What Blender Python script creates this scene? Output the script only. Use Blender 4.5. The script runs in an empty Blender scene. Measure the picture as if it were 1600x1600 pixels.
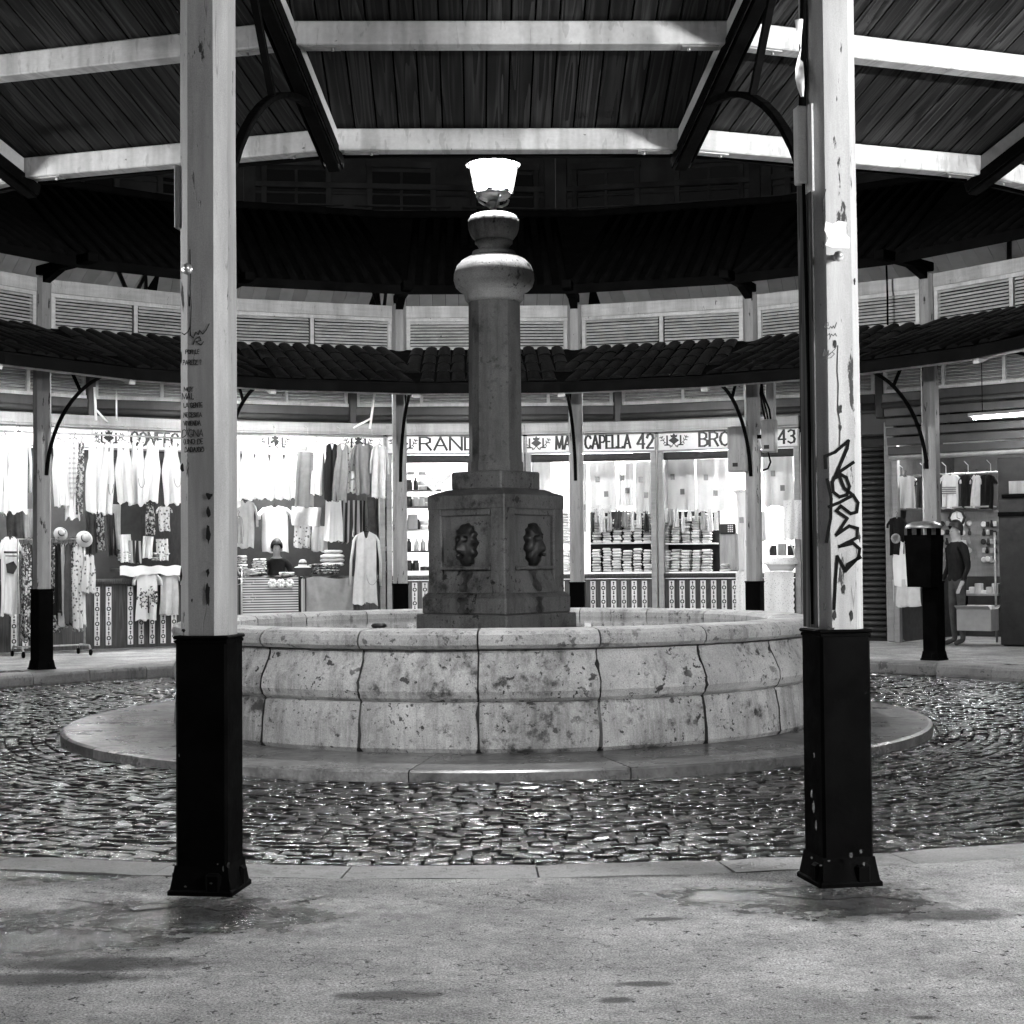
import bpy, math, random
from mathutils import Matrix, Vector
random.seed(7)
R_ = math.radians
sc = bpy.context.scene
col = sc.collection

# ---------------------------------------------------------------- camera
FPX = 2433.0                                   # focal length in pixels of the 1600 px photograph
cam_d = bpy.data.cameras.new('camera'); cam = bpy.data.objects.new('camera', cam_d); col.objects.link(cam)
cam_d.sensor_width = 36.0; cam_d.lens = FPX / 1600 * 36; cam_d.clip_start = 0.05; cam_d.clip_end = 500
CAM = Vector((0, -13.5, 1.225))
CM = (Matrix.Translation(CAM) @ Matrix.Rotation(R_(-0.59), 4, 'Z') @ Matrix.Rotation(R_(90 + 1.88), 4, 'X')
      @ Matrix.Rotation(R_(-0.5), 4, 'Z'))
cam.matrix_world = CM
sc.camera = cam
# ---------------------------------------------------------------- night sky
w = bpy.data.worlds.new('World'); sc.world = w; w.use_nodes = True
wt = w.node_tree; wt.nodes.clear()
sky = wt.nodes.new('ShaderNodeTexSky'); sky.sky_type = 'NISHITA'; sky.sun_disc = False
sky.sun_elevation = R_(2.0); sky.sun_rotation = R_(200)
bw = wt.nodes.new('ShaderNodeRGBToBW'); bg = wt.nodes.new('ShaderNodeBackground'); wo = wt.nodes.new('ShaderNodeOutputWorld')
bg.inputs['Strength'].default_value = 0.004
wt.links.new(sky.outputs[0], bw.inputs[0]); wt.links.new(bw.outputs[0], bg.inputs['Color']); wt.links.new(bg.outputs[0], wo.inputs[0])
sc.view_settings.view_transform = 'Standard'; sc.view_settings.look = 'None'
sc.view_settings.exposure = 2.35; sc.view_settings.gamma = 1.0; sc.view_settings.use_curve_mapping = False
sc.render.engine = 'CYCLES'
cy = sc.cycles
cy.use_denoising = True; cy.max_bounces = 4; cy.diffuse_bounces = 2; cy.glossy_bounces = 2; cy.transmission_bounces = 1; cy.adaptive_threshold = .02
cy.sample_clamp_indirect = 4.0; cy.caustics_reflective = False; cy.caustics_refractive = False
# light levels of the lantern and of the added stall and walkway tubes
LANTERN, STALL_TUBE, WALK_TUBE = 230.0, 150.0, 100.0

# ---------------------------------------------------------------- pixel geometry: where a line of sight meets the place
C3 = CM.to_3x3()
def ray(px, py): return (C3 @ Vector(((px - 800) / FPX, -(py - 800) / FPX, -1))).normalized()
def on_z(px, py, z):
    d = ray(px, py); return CAM + d * ((z - CAM.z) / d.z)
def on_y(px, py, y):
    d = ray(px, py); return CAM + d * ((y - CAM.y) / d.y)
def on_r(px, py, r):
    d = ray(px, py); a = d.x**2 + d.y**2; b = 2*(CAM.x*d.x + CAM.y*d.y); c = CAM.x**2 + CAM.y**2 - r*r
    return CAM + d * ((-b + math.sqrt(b*b - 4*a*c)) / (2*a))
def proj(p):
    q = C3.transposed() @ (Vector(p) - CAM)
    return (800 + FPX*q.x/-q.z, 800 - FPX*q.y/-q.z, -q.z)
def frame(phi, r, z=0.0):                       # local X = right seen from the centre, local Y = outward
    return Matrix.Translation((r*math.sin(phi), r*math.cos(phi), z)) @ Matrix.Rotation(-phi, 4, 'Z')
def lp(M, px, py, yo):                          # local point where the sight line meets the plane y = yo of a frame
    I = M.inverted(); o = I @ CAM; d = I.to_3x3() @ ray(px, py)
    return o + d * ((yo - o.y) / d.y)
def phi_of(px, py, r):
    p = on_r(px, py, r); return math.atan2(p.x, p.y)

# ---------------------------------------------------------------- mesh builder
class MB:
    def __init__(s): s.v = []; s.f = []; s.s = []; s.mi = []
    def add(s, vs, fs, smooth=False, M=None, mi=0):
        o = len(s.v)
        if M is not None: vs = [M @ Vector(p) for p in vs]
        s.v += [tuple(p) for p in vs]
        for f in fs: s.f.append(tuple(i + o for i in f)); s.s.append(smooth); s.mi.append(mi)
        return s
    def box(s, cx, cy, cz, sx, sy, sz, c=0.0, M=None, mi=0):
        hx, hy, hz = sx/2, sy/2, sz/2
        if c <= 0:
            vs = [(cx+a*hx, cy+b*hy, cz+d*hz) for d in (-1, 1) for b in (-1, 1) for a in (-1, 1)]
            fs = [(0,2,3,1), (4,5,7,6), (0,1,5,4), (2,6,7,3), (0,4,6,2), (1,3,7,5)]
            return s.add(vs, fs, M=M, mi=mi)
        c = min(c, hx*.9, hy*.9, hz*.9)
        vs = []; idx = {}
        for sx_ in (-1, 1):
            for sy_ in (-1, 1):
                for sz_ in (-1, 1):
                    for ax in range(3):
                        h = [hx-c, hy-c, hz-c]; h[ax] += c
                        idx[(sx_, sy_, sz_, ax)] = len(vs); vs.append((cx+sx_*h[0], cy+sy_*h[1], cz+sz_*h[2]))
        I = idx; fs = []
        for g in (-1, 1):
            fs.append([I[(g,-1,-1,0)], I[(g,1,-1,0)], I[(g,1,1,0)], I[(g,-1,1,0)]][::g])
            fs.append([I[(-1,g,-1,1)], I[(-1,g,1,1)], I[(1,g,1,1)], I[(1,g,-1,1)]][::g])
            fs.append([I[(-1,-1,g,2)], I[(1,-1,g,2)], I[(1,1,g,2)], I[(-1,1,g,2)]][::g])
        for a in (-1, 1):
            for b in (-1, 1):
                k = a*b
                fs.append([I[(-1,a,b,1)], I[(1,a,b,1)], I[(1,a,b,2)], I[(-1,a,b,2)]][::-k])
                fs.append([I[(a,-1,b,0)], I[(a,1,b,0)], I[(a,1,b,2)], I[(a,-1,b,2)]][::k])
                fs.append([I[(a,b,-1,0)], I[(a,b,1,0)], I[(a,b,1,1)], I[(a,b,-1,1)]][::-k])
                for d in (-1, 1): fs.append([I[(a,b,d,0)], I[(a,b,d,1)], I[(a,b,d,2)]][::a*b*d])
        return s.add(vs, fs, M=M, mi=mi)
    def prism(s, poly, z0, z1, M=None, smooth=False, mi=0):
        n = len(poly)
        vs = [(x, y, z0) for x, y in poly] + [(x, y, z1) for x, y in poly]
        fs = [tuple(range(n))[::-1], tuple(range(n, 2*n))]
        s.add(vs, fs, M=M, mi=mi); o = len(s.v) - 2*n
        for i in range(n):
            j = (i+1) % n; s.f.append((o+i, o+j, o+n+j, o+n+i)); s.s.append(smooth); s.mi.append(mi)
        return s
    def tube(s, pts, r, n=6, M=None, flat=None, smooth=True, mi=0):
        pts = [Vector(p) for p in pts]; vs = []; prev = None
        for i, p in enumerate(pts):
            t = (pts[min(i+1, len(pts)-1)] - pts[max(i-1, 0)]).normalized()
            if prev is None:
                u = t.cross(Vector((0,0,1)));
                if u.length < 1e-3: u = t.cross(Vector((0,1,0)))
            else: u = prev - t*prev.dot(t)
            u.normalize(); prev = u; v = t.cross(u)
            rr = r[i] if isinstance(r, (list, tuple)) else r
            fl = flat or 1.0
            for k in range(n):
                a = 2*math.pi*(k+.5)/n; vs.append(p + u*math.cos(a)*rr + v*math.sin(a)*rr*fl)
        fs = [tuple(range(n))[::-1], tuple(range(len(vs)-n, len(vs)))]
        for i in range(len(pts)-1):
            for k in range(n):
                fs.append((i*n+k, i*n+(k+1) % n, (i+1)*n+(k+1) % n, (i+1)*n+k))
        return s.add(vs, fs, smooth and n > 4, M=M, mi=mi)
    def lathe(s, prof, n=24, fn=None, M=None, smooth=True, cap=True, mi=0):
        vs = []
        for r, z in prof:
            for k in range(n):
                a = 2*math.pi*k/n; q = fn(a, r, z) if fn else r
                vs.append((q*math.cos(a), q*math.sin(a), z))
        fs = []
        for i in range(len(prof)-1):
            for k in range(n): fs.append((i*n+k, i*n+(k+1) % n, (i+1)*n+(k+1) % n, (i+1)*n+k))
        s.add(vs, fs, smooth, M=M, mi=mi)
        if cap:
            o = len(s.v) - len(vs)
            s.f.append(tuple(o+k for k in range(n))[::-1]); s.s.append(False); s.mi.append(mi)
            s.f.append(tuple(o+len(vs)-n+k for k in range(n))); s.s.append(False); s.mi.append(mi)
        return s
    def grid(s, fn, nu, nv, M=None, smooth=True, mi=0):
        vs = [fn(i/nu, j/nv) for j in range(nv+1) for i in range(nu+1)]
        fs = [(j*(nu+1)+i, j*(nu+1)+i+1, (j+1)*(nu+1)+i+1, (j+1)*(nu+1)+i) for j in range(nv) for i in range(nu)]
        return s.add(vs, fs, smooth, M=M, mi=mi)
    def mesh(s, name, mats):
        me = bpy.data.meshes.new(name); me.from_pydata(s.v, [], s.f)
        me.polygons.foreach_set('use_smooth', s.s)
        for m in (mats if isinstance(mats, (list, tuple)) else [mats]): me.materials.append(m)
        if any(s.mi): me.polygons.foreach_set('material_index', s.mi)
        me.update(); return me
    def build(s, name, mat, parent=None, M=None, kind=None):
        return put(name, s.mesh(name, mat), parent, M, kind)
def put(name, me, parent=None, M=None, kind=None):
    o = bpy.data.objects.new(name, me); col.objects.link(o)
    if parent is not None: o.parent = parent
    if M is not None: o.matrix_basis = M
    if kind: o['kind'] = kind
    return o
WM = {}
def thing(name, label, cat, M=None, group=None):
    o = bpy.data.objects.new(name, None); col.objects.link(o); o.empty_display_size = .1
    M = M if M is not None else Matrix(); o.matrix_basis = M; WM[o.name] = M
    return tag(o, label, cat, group)
def tag(o, label, cat, group=None):
    o['label'] = label; o['category'] = cat
    if group: o['group'] = group
    return o
def struct(o): o['kind'] = 'structure'; return o
T = Matrix.Translation
def RZ(a): return Matrix.Rotation(a, 4, 'Z')
def RX(a): return Matrix.Rotation(a, 4, 'X')
def RY(a): return Matrix.Rotation(a, 4, 'Y')
ORD = ['first','second','third','fourth','fifth','sixth','seventh','eighth','ninth','tenth','eleventh','twelfth','thirteenth',
       'fourteenth','fifteenth','sixteenth','seventeenth','eighteenth','nineteenth','twentieth']

# ---------------------------------------------------------------- materials (a black and white photograph: every tone is a grey)
class NT:
    def __init__(s, name):
        s.m = bpy.data.materials.new(name); s.m.use_nodes = True; s.t = s.m.node_tree; s.t.nodes.clear()
        s.out = s.t.nodes.new('ShaderNodeOutputMaterial')
        s.b = s.t.nodes.new('ShaderNodeBsdfPrincipled'); s.t.links.new(s.b.outputs[0], s.out.inputs[0])
        s.tc = s.t.nodes.new('ShaderNodeTexCoord')
    def set(s, inp, v):
        if hasattr(v, 'is_linked') or isinstance(v, bpy.types.NodeSocket): s.t.links.new(v, inp)
        elif isinstance(inp.default_value, float) or isinstance(inp.default_value, int): inp.default_value = v
        else:
            n = len(inp.default_value); v = v if isinstance(v, (tuple, list)) else [v]*3
            inp.default_value = tuple(v)[:n] + ((1,) if n == 4 and len(v) == 3 else ())
    def n(s, typ, ins=None, **kw):
        nd = s.t.nodes.new('ShaderNode' + typ)
        for k, v in kw.items(): setattr(nd, k, v)
        for k, v in (ins or {}).items(): s.set(nd.inputs[k], v)
        return nd
    def math(s, op, a, b=0.0, c=0.0):
        nd = s.n('Math', {0: a, 1: b, 2: c}, operation=op); return nd.outputs[0]
    def mapr(s, v, a, b, c, d, smooth=False):
        nd = s.n('MapRange', {0: v, 1: a, 2: b, 3: c, 4: d}); nd.clamp = True
        if smooth: nd.interpolation_type = 'SMOOTHSTEP'
        return nd.outputs[0]
    def coord(s, scale=(1, 1, 1), rnd=True, kind='Object'):
        v = s.tc.outputs[kind]
        if rnd:
            oi = s.n('ObjectInfo'); k = s.math('MULTIPLY', oi.outputs['Random'], 57.0)
            v = s.n('VectorMath', {0: v, 1: k}, operation='ADD').outputs[0]
        if scale != (1, 1, 1): v = s.n('VectorMath', {0: v, 1: scale}, operation='MULTIPLY').outputs[0]
        return v
    def noise(s, v, scale, detail=4.0, rough=.6, dist=0.0):
        return s.n('TexNoise', {'Vector': v, 'Scale': scale, 'Detail': detail, 'Roughness': rough, 'Distortion': dist}).outputs['Fac']
    def vor(s, v, scale, feature='F1', out='Distance', rnd=1.0):
        nd = s.n('TexVoronoi', {'Vector': v, 'Scale': scale, 'Randomness': rnd}, feature=feature); return nd.outputs[out]
    def mix(s, a, b, f): return s.math('ADD', s.math('MULTIPLY', a, s.math('SUBTRACT', 1.0, f)), s.math('MULTIPLY', b, f))
    def rand(s): return s.n('ObjectInfo').outputs['Random']
    def done(s, colr, rough, bump=None, bs=.3, bd=.02, spec=.5, metal=0.0):
        s.set(s.b.inputs['Base Color'], s.n('CombineColor', {0: colr, 1: colr, 2: colr}).outputs[0] if isinstance(colr, bpy.types.NodeSocket) else (colr,)*3)
        s.set(s.b.inputs['Roughness'], rough); s.set(s.b.inputs['Specular IOR Level'], spec); s.set(s.b.inputs['Metallic'], metal)
        if bump is not None:
            bn = s.n('Bump', {'Height': bump, 'Strength': bs, 'Distance': bd}); s.set(s.b.inputs['Normal'], bn.outputs[0])
        return s.m
def plain(name, c, rough=.6, var=.35, scale=6.0, bs=.15, bscale=60.0, spec=.4, metal=0.0, prand=.15):
    t = NT(name); v = t.coord()
    k = t.mapr(t.noise(v, scale, 5), .3, .7, 1 - var, 1 + var)
    k = t.math('MULTIPLY', k, t.mapr(t.rand(), 0, 1, 1 - prand, 1 + prand))
    return t.done(t.math('MULTIPLY', k, c), t.mapr(t.noise(v, scale*2.3, 3), .3, .7, rough*.85, min(1, rough*1.15)), t.noise(v, bscale, 4), bs, .004, spec, metal)
def emis(name, strength):
    m = bpy.data.materials.new(name); m.use_nodes = True; t = m.node_tree; t.nodes.clear()
    e = t.nodes.new('ShaderNodeEmission'); e.inputs['Strength'].default_value = strength
    o = t.nodes.new('ShaderNodeOutputMaterial'); t.links.new(e.outputs[0], o.inputs[0]); return m
def mat_paint(name, c, chip=.08, chipc=.03, vscale=(6, 6, .7), amt=.62):
    """old oil paint on timber: streaks along the length, hairline cracks, flaked spots down to dark wood"""
    t = NT(name); v = t.coord(); vs = t.coord(vscale)
    k = t.mapr(t.noise(vs, 3.0, 5), .3, .7, .84, 1.12)
    k = t.math('MULTIPLY', k, t.mapr(t.noise(v, 320, 2, .8), .25, .75, .78, 1.22))
    k = t.math('MULTIPLY', k, t.mapr(t.noise(t.coord((2, 2, .25)), 2.2, 5, .7), .35, .65, .72, 1.1))
    k = t.math('MULTIPLY', k, t.mapr(t.rand(), 0, 1, .93, 1.07))
    fl = t.mapr(t.noise(t.coord((1.6, 1.6, .35)), 9, 6, .65), amt + chip*.2, amt + chip*.2 + .03, 0, 1)
    cr = t.mapr(t.math('ABSOLUTE', t.math('SUBTRACT', t.noise(t.coord((1, 1, .12)), 14, 2, .5, .4), .5)), 0, .006, .75, 0)
    cr = t.math('MULTIPLY', cr, t.mapr(t.noise(v, 2.2, 2), .5, .6, 0, 1))
    fl = t.math('MAXIMUM', fl, t.math('MULTIPLY', cr, .7))
    colr = t.mix(t.math('MULTIPLY', k, c), chipc, fl)
    h = t.math('SUBTRACT', t.math('MULTIPLY', t.noise(vs, 40, 4), .25), t.math('MULTIPLY', fl, .8))
    return t.done(colr, t.mix(.45, .8, fl), h, .5, .004, .4)
def mat_wood(name, c0, c1, ax=1, rough=.55, flat=False):
    """planks with long grain, rings and the odd knot; grain runs along local axis ax"""
    t = NT(name); sc_ = [16.0, 16.0, 16.0]; sc_[ax] = .55
    if flat: sc_[2] = .4                         # a sloping board lies flat: no change of grain with height
    v = t.coord(tuple(sc_))
    n = t.noise(v, 1.0, 1.5, .45, .0)
    big = [3.0, 3.0, 3.0]; big[ax] = .5
    if flat: big[2] = .3
    n = t.math('ADD', n, t.math('MULTIPLY', t.noise(t.coord(tuple(big)), 1.0, 1), .9))
    wv = t.math('FRACT', t.math('MULTIPLY', n, 7.0))
    g = t.mapr(wv, 0.0, .8, 0, 1); g = t.math('MULTIPLY', g, g)
    f2 = [90.0, 90.0, 90.0]; f2[ax] = 2.5
    if flat: f2[2] = 1.5
    fine = t.noise(t.coord(tuple(f2)), 1.0, 2)
    k = t.mix(c0, c1, t.math('MULTIPLY', g, t.mapr(fine, .3, .7, .3, 1)))
    k = t.math('MULTIPLY', k, t.mapr(t.rand(), 0, 1, .5, 1.3))
    return t.done(k, rough, t.math('ADD', g, fine), .35, .003, .3)

# ---------------------------------------------------------------- material set
def mat_concrete():
    t = NT('wet_patched_concrete'); v = t.tc.outputs['Object']
    sep = t.n('SeparateXYZ', {0: v}); X, Y = sep.outputs[0], sep.outputs[1]
    base = t.math('MULTIPLY', t.mapr(t.noise(v, .9, 5), .3, .7, .34, .48), t.mapr(t.noise(v, 2.1, 6, .7), .36, .60, .58, 1.15))
    base = t.math('MULTIPLY', base, t.mapr(t.noise(v, 130, 2, .7), .3, .7, .30, 1.75))
    base = t.math('MULTIPLY', base, t.mapr(t.noise(v, 24, 3, .7), .25, .75, .7, 1.3))
    pit = t.mapr(t.noise(v, 22, 3, .75), .62, .66, 0, 1)
    pit2 = t.mapr(t.noise(v, 6.0, 5, .75), .66, .69, 0, 1)
    crk = t.mapr(t.math('ABSOLUTE', t.math('SUBTRACT', t.noise(v, .55, 6, .62), .5)), 0, .0016, 1, 0); crk = t.math('MULTIPLY', crk, t.mapr(t.noise(v, 1.2, 3), .48, .56, 0, .9))
    pits = t.math('MAXIMUM', t.math('MAXIMUM', pit, pit2), crk)
    wet = core = None; nz = t.math('ADD', t.math('MULTIPLY', t.math('SUBTRACT', t.noise(v, 2.6, 5, .65), .5), 1.7), t.math('MULTIPLY', t.math('SUBTRACT', t.noise(v, 15, 4, .7), .5), .9))
    spots = [(on_z(300, 1430, 0), .82, .36), (on_z(60, 1470, 0), .62, .3), (on_z(1300, 1408, 0), .52, .34), (on_z(90, 1360, 0), .8, .3),
             (on_z(1130, 1400, 0), .3, .2), (on_z(640, 1362, 0), .8, .12), (on_z(1500, 1060, 0), 1.2, .9), (on_z(120, 1050, 0), 2.0, .6), (on_z(1450, 1040, 0), 1.4, .5)]
    for p, rx, ry in spots:
        dx = t.math('DIVIDE', t.math('SUBTRACT', X, p.x), rx); dy = t.math('DIVIDE', t.math('SUBTRACT', Y, p.y), ry)
        d = t.math('SQRT', t.math('ADD', t.math('MULTIPLY', dx, dx), t.math('MULTIPLY', dy, dy)))
        mk = t.mapr(t.math('ADD', d, nz), 1.06, .62, 0, 1, True); ck = t.mapr(t.math('ADD', d, nz), .60, .45, 0, 1)
        wet = mk if wet is None else t.math('MAXIMUM', wet, mk); core = ck if core is None else t.math('MAXIMUM', core, ck)
    c = t.mix(base, t.math('MULTIPLY', base, .16), wet)
    stn = None
    for p, rx, ry in [(on_z(150, 1505, 0), .42, .10), (on_z(40, 1530, 0), .4, .08), (on_z(600, 1555, 0), .18, .05), (on_z(480, 1432, 0), .3, .06), (on_z(960, 1563, 0), .07, .04), (on_z(1010, 1537, 0), .1, .03), (on_z(1440, 1590, 0), .06, .03), (on_z(1500, 1430, 0), .3, .12), (on_z(900, 1368, 0), .5, .06), (on_z(1150, 1395, 0), .4, .1), (on_z(1030, 1436, 0), .1, .03)]:
        dx = t.math('DIVIDE', t.math('SUBTRACT', X, p.x), rx); dy = t.math('DIVIDE', t.math('SUBTRACT', Y, p.y), ry)
        mk = t.mapr(t.math('ADD', t.math('SQRT', t.math('ADD', t.math('MULTIPLY', dx, dx), t.math('MULTIPLY', dy, dy))), nz), 1.1, .5, 0, .82, True)
        stn = mk if stn is None else t.math('MAXIMUM', stn, mk)
    c = t.mix(c, .03, stn)
    c = t.mix(c, .018, pits)
    rg = t.mix(t.mapr(t.noise(v, 18, 3), .3, .7, .62, .8), t.mapr(t.noise(v, 11, 4, .7), .35, .65, .12, .38), wet); rg = t.mix(rg, .05, core)
    h = t.math('ADD', t.math('MULTIPLY', t.noise(v, 85, 4, .8), 1.3), t.math('MULTIPLY', t.noise(v, 6, 2), 1.2))
    h = t.math('SUBTRACT', h, t.math('MULTIPLY', pits, .8))
    hw = t.mix(h, t.math('MULTIPLY', h, .10), core)
    return t.done(c, rg, hw, 1.0, .016, .5)
def mat_cobble(name, c, r0, r1, bs, bd, spec):
    t = NT(name); v = t.coord()
    w = t.tc.outputs['Object']
    gp = t.n('NewGeometry').outputs['Position']
    k = t.math('MULTIPLY', t.mapr(t.noise(v, 22, 5, .7), .25, .75, .5, 1.5), t.mapr(t.rand(), 0, 1, .6, 1.3))
    k = t.math('MULTIPLY', k, t.mapr(t.noise(gp, 5.5, 4), .3, .7, .6, 1.4))
    rg = t.mapr(t.noise(gp, 1.7, 6, .75), .38, .62, r0, r1)
    h = t.math('ADD', t.math('ADD', t.noise(v, 34, 4, .75), t.math('MULTIPLY', t.noise(gp, 13, 3), .9)), t.math('MULTIPLY', t.noise(gp, 140, 3, .8), .35))
    return t.done(t.math('MULTIPLY', k, c), rg, h, bs, bd, spec)
def mat_stone(name, c, stain=.5, pitty=.5):
    """weathered limestone: mottled, pitted, with dark lichen spots and seepage"""
    t = NT(name); v = t.coord()
    k = t.math('MULTIPLY', t.mapr(t.noise(v, 3.0, 6, .65), .3, .7, .72, 1.2), t.mapr(t.noise(v, 110, 3, .8), .25, .75, .6, 1.4))
    big = t.math('SUBTRACT', t.noise(v, 1.3, 4, .6), .5)
    st = t.mapr(t.math('ADD', t.noise(v, 6.5, 6, .75), t.math('MULTIPLY', big, .7)), .66 - .10*stain, .80 - .08*stain, 0, .9)
    seep = t.mapr(t.math('ADD', t.noise(t.coord((6.0, 6.0, .55)), 2.0, 5, .75), t.math('MULTIPLY', big, .5)), .60 - .12*stain, .80, 0, .8)
    reg = t.mapr(big, -.07, .04, 0, 1)
    sp = t.mapr(t.noise(v, 9, 3, .6), .61, .65, 0, 1); sp = t.math('MULTIPLY', sp, reg)
    sp2 = t.mapr(t.noise(v, 27, 3, .65), .59, .63, 0, 1); sp2 = t.math('MULTIPLY', sp2, t.mapr(t.noise(v, 3.3, 4, .7), .45, .56, 0, 1))
    d = t.math('MAXIMUM', t.math('MAXIMUM', st, seep), t.math('MULTIPLY', t.math('MAXIMUM', sp, sp2), pitty*1.6))
    d = t.math('MINIMUM', d, .93)
    colr = t.mix(t.math('MULTIPLY', k, c), .012, d)
    h = t.math('SUBTRACT', t.math('MULTIPLY', t.noise(v, 45, 5, .7), .8), t.math('MAXIMUM', sp, sp2))
    return t.done(colr, t.mix(.62, .42, d), h, .55, .008, .45)
MAT = {}
MAT['concrete'] = mat_concrete()
MAT['cobble'] = mat_cobble('wet_cobble_stone', .014, .03, .22, .55, .008, 1.0)
MAT['bed'] = mat_cobble('wet_joint_mud', .012, .04, .2, .4, .01, .8)
MAT['kerb'] = mat_stone('kerb_granite', .20, .5, .4)
MAT['slab'] = mat_cobble('wet_smooth_slab', .13, .2, .45, .15, .01, .6)
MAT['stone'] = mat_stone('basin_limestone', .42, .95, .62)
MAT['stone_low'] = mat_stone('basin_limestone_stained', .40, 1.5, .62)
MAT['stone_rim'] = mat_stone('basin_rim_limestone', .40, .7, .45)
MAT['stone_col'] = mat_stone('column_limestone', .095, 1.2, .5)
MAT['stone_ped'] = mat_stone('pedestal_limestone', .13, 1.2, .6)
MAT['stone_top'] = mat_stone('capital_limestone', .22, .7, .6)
MAT['mask'] = plain('mossy_bronze', .014, .45, .5, 20, .4)
t = NT('basin_water'); v = t.tc.outputs['Object']
MAT['water'] = t.done(.03, .03, t.noise(v, 5, 3), .06, .05, .7)
MAT['paint_grey'] = mat_paint('grey_oil_paint', .34)
MAT['paint_light'] = mat_paint('pale_oil_paint', .50)
MAT['paint_purlin'] = mat_paint('pale_beam_paint', .80, amt=.68, vscale=(.8, 6, 6))
def mat_beam():
    t = NT('rain_marked_beam_paint'); v = t.coord()
    k = t.mapr(t.noise(t.coord((1, .05, .05)), 5.5, 3, .7), .40, .60, .62, 1.0)
    k = t.math('MULTIPLY', k, t.mapr(t.noise(v, 40, 4), .2, .8, .86, 1.1)); k = t.math('MULTIPLY', k, t.mapr(t.noise(t.coord((1, .1, .3)), 30, 2), .6, .64, 1, .8))
    sp = t.mapr(t.noise(v, 16, 4, .7), .70, .73, 0, .9)
    return t.done(t.mix(t.math('MULTIPLY', k, .66), .05, sp), .5, t.noise(t.coord((3, 20, 20)), 6, 3), .3, .004, .4)
MAT['paint_purlin'] = mat_beam()
MAT['paint_louvre'] = mat_paint('louvre_paint', .74, amt=.66, vscale=(.8, 6, 6))
MAT['iron'] = plain('black_iron', .004, .8, .5, 9, .3, 70, .03)
MAT['basebox'] = plain('black_sheet_base', .002, .8, .6, 5, .35, 40, .03)
MAT['chip'] = plain('bare_dark_wood', .012, .8, .5, 30, .4)
MAT['ink'] = plain('black_marker', .004, .7, .2, 6, .1, 60, .05)
MAT['pen'] = plain('marker_pen_ink', .03, .6, .4)
MAT['rawwood'] = mat_wood('weathered_raw_wood', .02, .13, 2, .8)
MAT['plank'] = mat_wood('dark_roof_plank', .003, .045, 1, .6, True)
MAT['board'] = plain('pale_ceiling_board', .55, .6, .15, 3, .1)
MAT['tile'] = plain('wet_dark_roof_tile', .003, .5, .6, 14, .6, 50, .12, 0, .6)
MAT['roofdark'] = plain('dark_roof_sheet', .004, .9, .5, 4, .3, 60, .05)
MAT['galv'] = plain('galvanised_steel', .40, .4, .3, 20, .2, 80, .5, .6)
MAT['boxgrey'] = mat_paint('cabinet_paint', .36, amt=.7)
MAT['white'] = plain('white_enamel', .78, .4, .06, 4, .03)
MAT['lantern'] = emis('lantern_glass_lit', LANTERN)
MAT['tube_assumed'] = emis('assumed_stall_tube_lit', STALL_TUBE)
MAT['tube_walk'] = emis('added_walkway_tube_lit', WALK_TUBE)
MAT['sign'] = plain('white_sign_tile', .75, .3, .08, 5, .05)
MAT['black'] = plain('black_glaze', .01, .35, .2)
MAT['woodbrown'] = mat_wood('varnished_stall_wood', .045, .10, 2, .4)
MAT['tilewhite'] = plain('white_glazed_tile', .68, .2, .08, 8, .05)
MAT['darkpaint'] = mat_paint('dark_fascia_paint', .055, amt=.72, vscale=(.6, 6, 6))
MAT['midpaint'] = mat_paint('grey_fascia_paint', .30, amt=.72, vscale=(.6, 6, 6))
MAT['dark'] = plain('dark_board', .02, .7, .4, 6, .2)
MAT['facade'] = plain('old_facade_plaster', .05, .9, .5, 1.2, .4, 30)
MAT['glass'] = plain('dark_window_glass', .01, .08, .2, 3, .05, 20, .6)
MAT['cloth_white'] = plain('white_cotton', .80, .9, .05, 5, .25, 120, .1, 0, .08)
MAT['cloth_grey'] = plain('grey_cloth', .26, .9, .15, 9, .3, 120, .1, 0, .3)
MAT['cloth_pale'] = plain('pale_cloth', .5, .9, .12, 9, .3, 120, .1, 0, .2)
MAT['cloth_dark'] = plain('dark_cloth', .05, .9, .3, 9, .3, 120, .1, 0, .4)
MAT['cloth_black'] = plain('black_cloth', .012, .9, .3, 9, .3, 120, .1)
def mat_print(name, a, b, scale, thr=.5, kind='vor'):
    t = NT(name); v = t.coord()
    if kind == 'vor': f = t.mapr(t.vor(v, scale), thr - .04, thr + .04, 1, 0)
    elif kind == 'noise': f = t.mapr(t.noise(v, scale, 3, .7), thr - .03, thr + .03, 0, 1)
    else:
        s_ = t.n('SeparateXYZ', {0: t.tc.outputs['Object']})
        fx = t.math('FRACT', t.math('MULTIPLY', s_.outputs[0], scale)); fz = t.math('FRACT', t.math('MULTIPLY', s_.outputs[2], scale))
        lx = t.mapr(fx, thr - .02, thr + .02, 0, 1); lz = t.mapr(fz, thr - .02, thr + .02, 0, 1)
        f = lx if kind == 'vstripe' else lz if kind == 'hstripe' else t.math('MULTIPLY', t.math('ADD', lx, lz), .5)
    return t.done(t.mix(a, b, f), .9, t.noise(v, 120, 3), .2, .003, .1)
MAT['plaid'] = mat_print('plaid_cloth', .75, .35, 14, .6, 'plaid')
MAT['floral'] = mat_print('small_print_cloth', .05, .6, 24, .45, 'vor')
MAT['floral2'] = mat_print('pale_print_cloth', .62, .12, 20, .32, 'vor')
MAT['leopard'] = mat_print('mottled_cloth', .04, .5, 22, .52, 'noise')
MAT['vstripe'] = mat_print('striped_cloth', .03, .35, 13, .5, 'vstripe')
MAT['hstripe'] = mat_print('fine_striped_cloth', .08, .5, 26, .5, 'hstripe')
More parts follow.
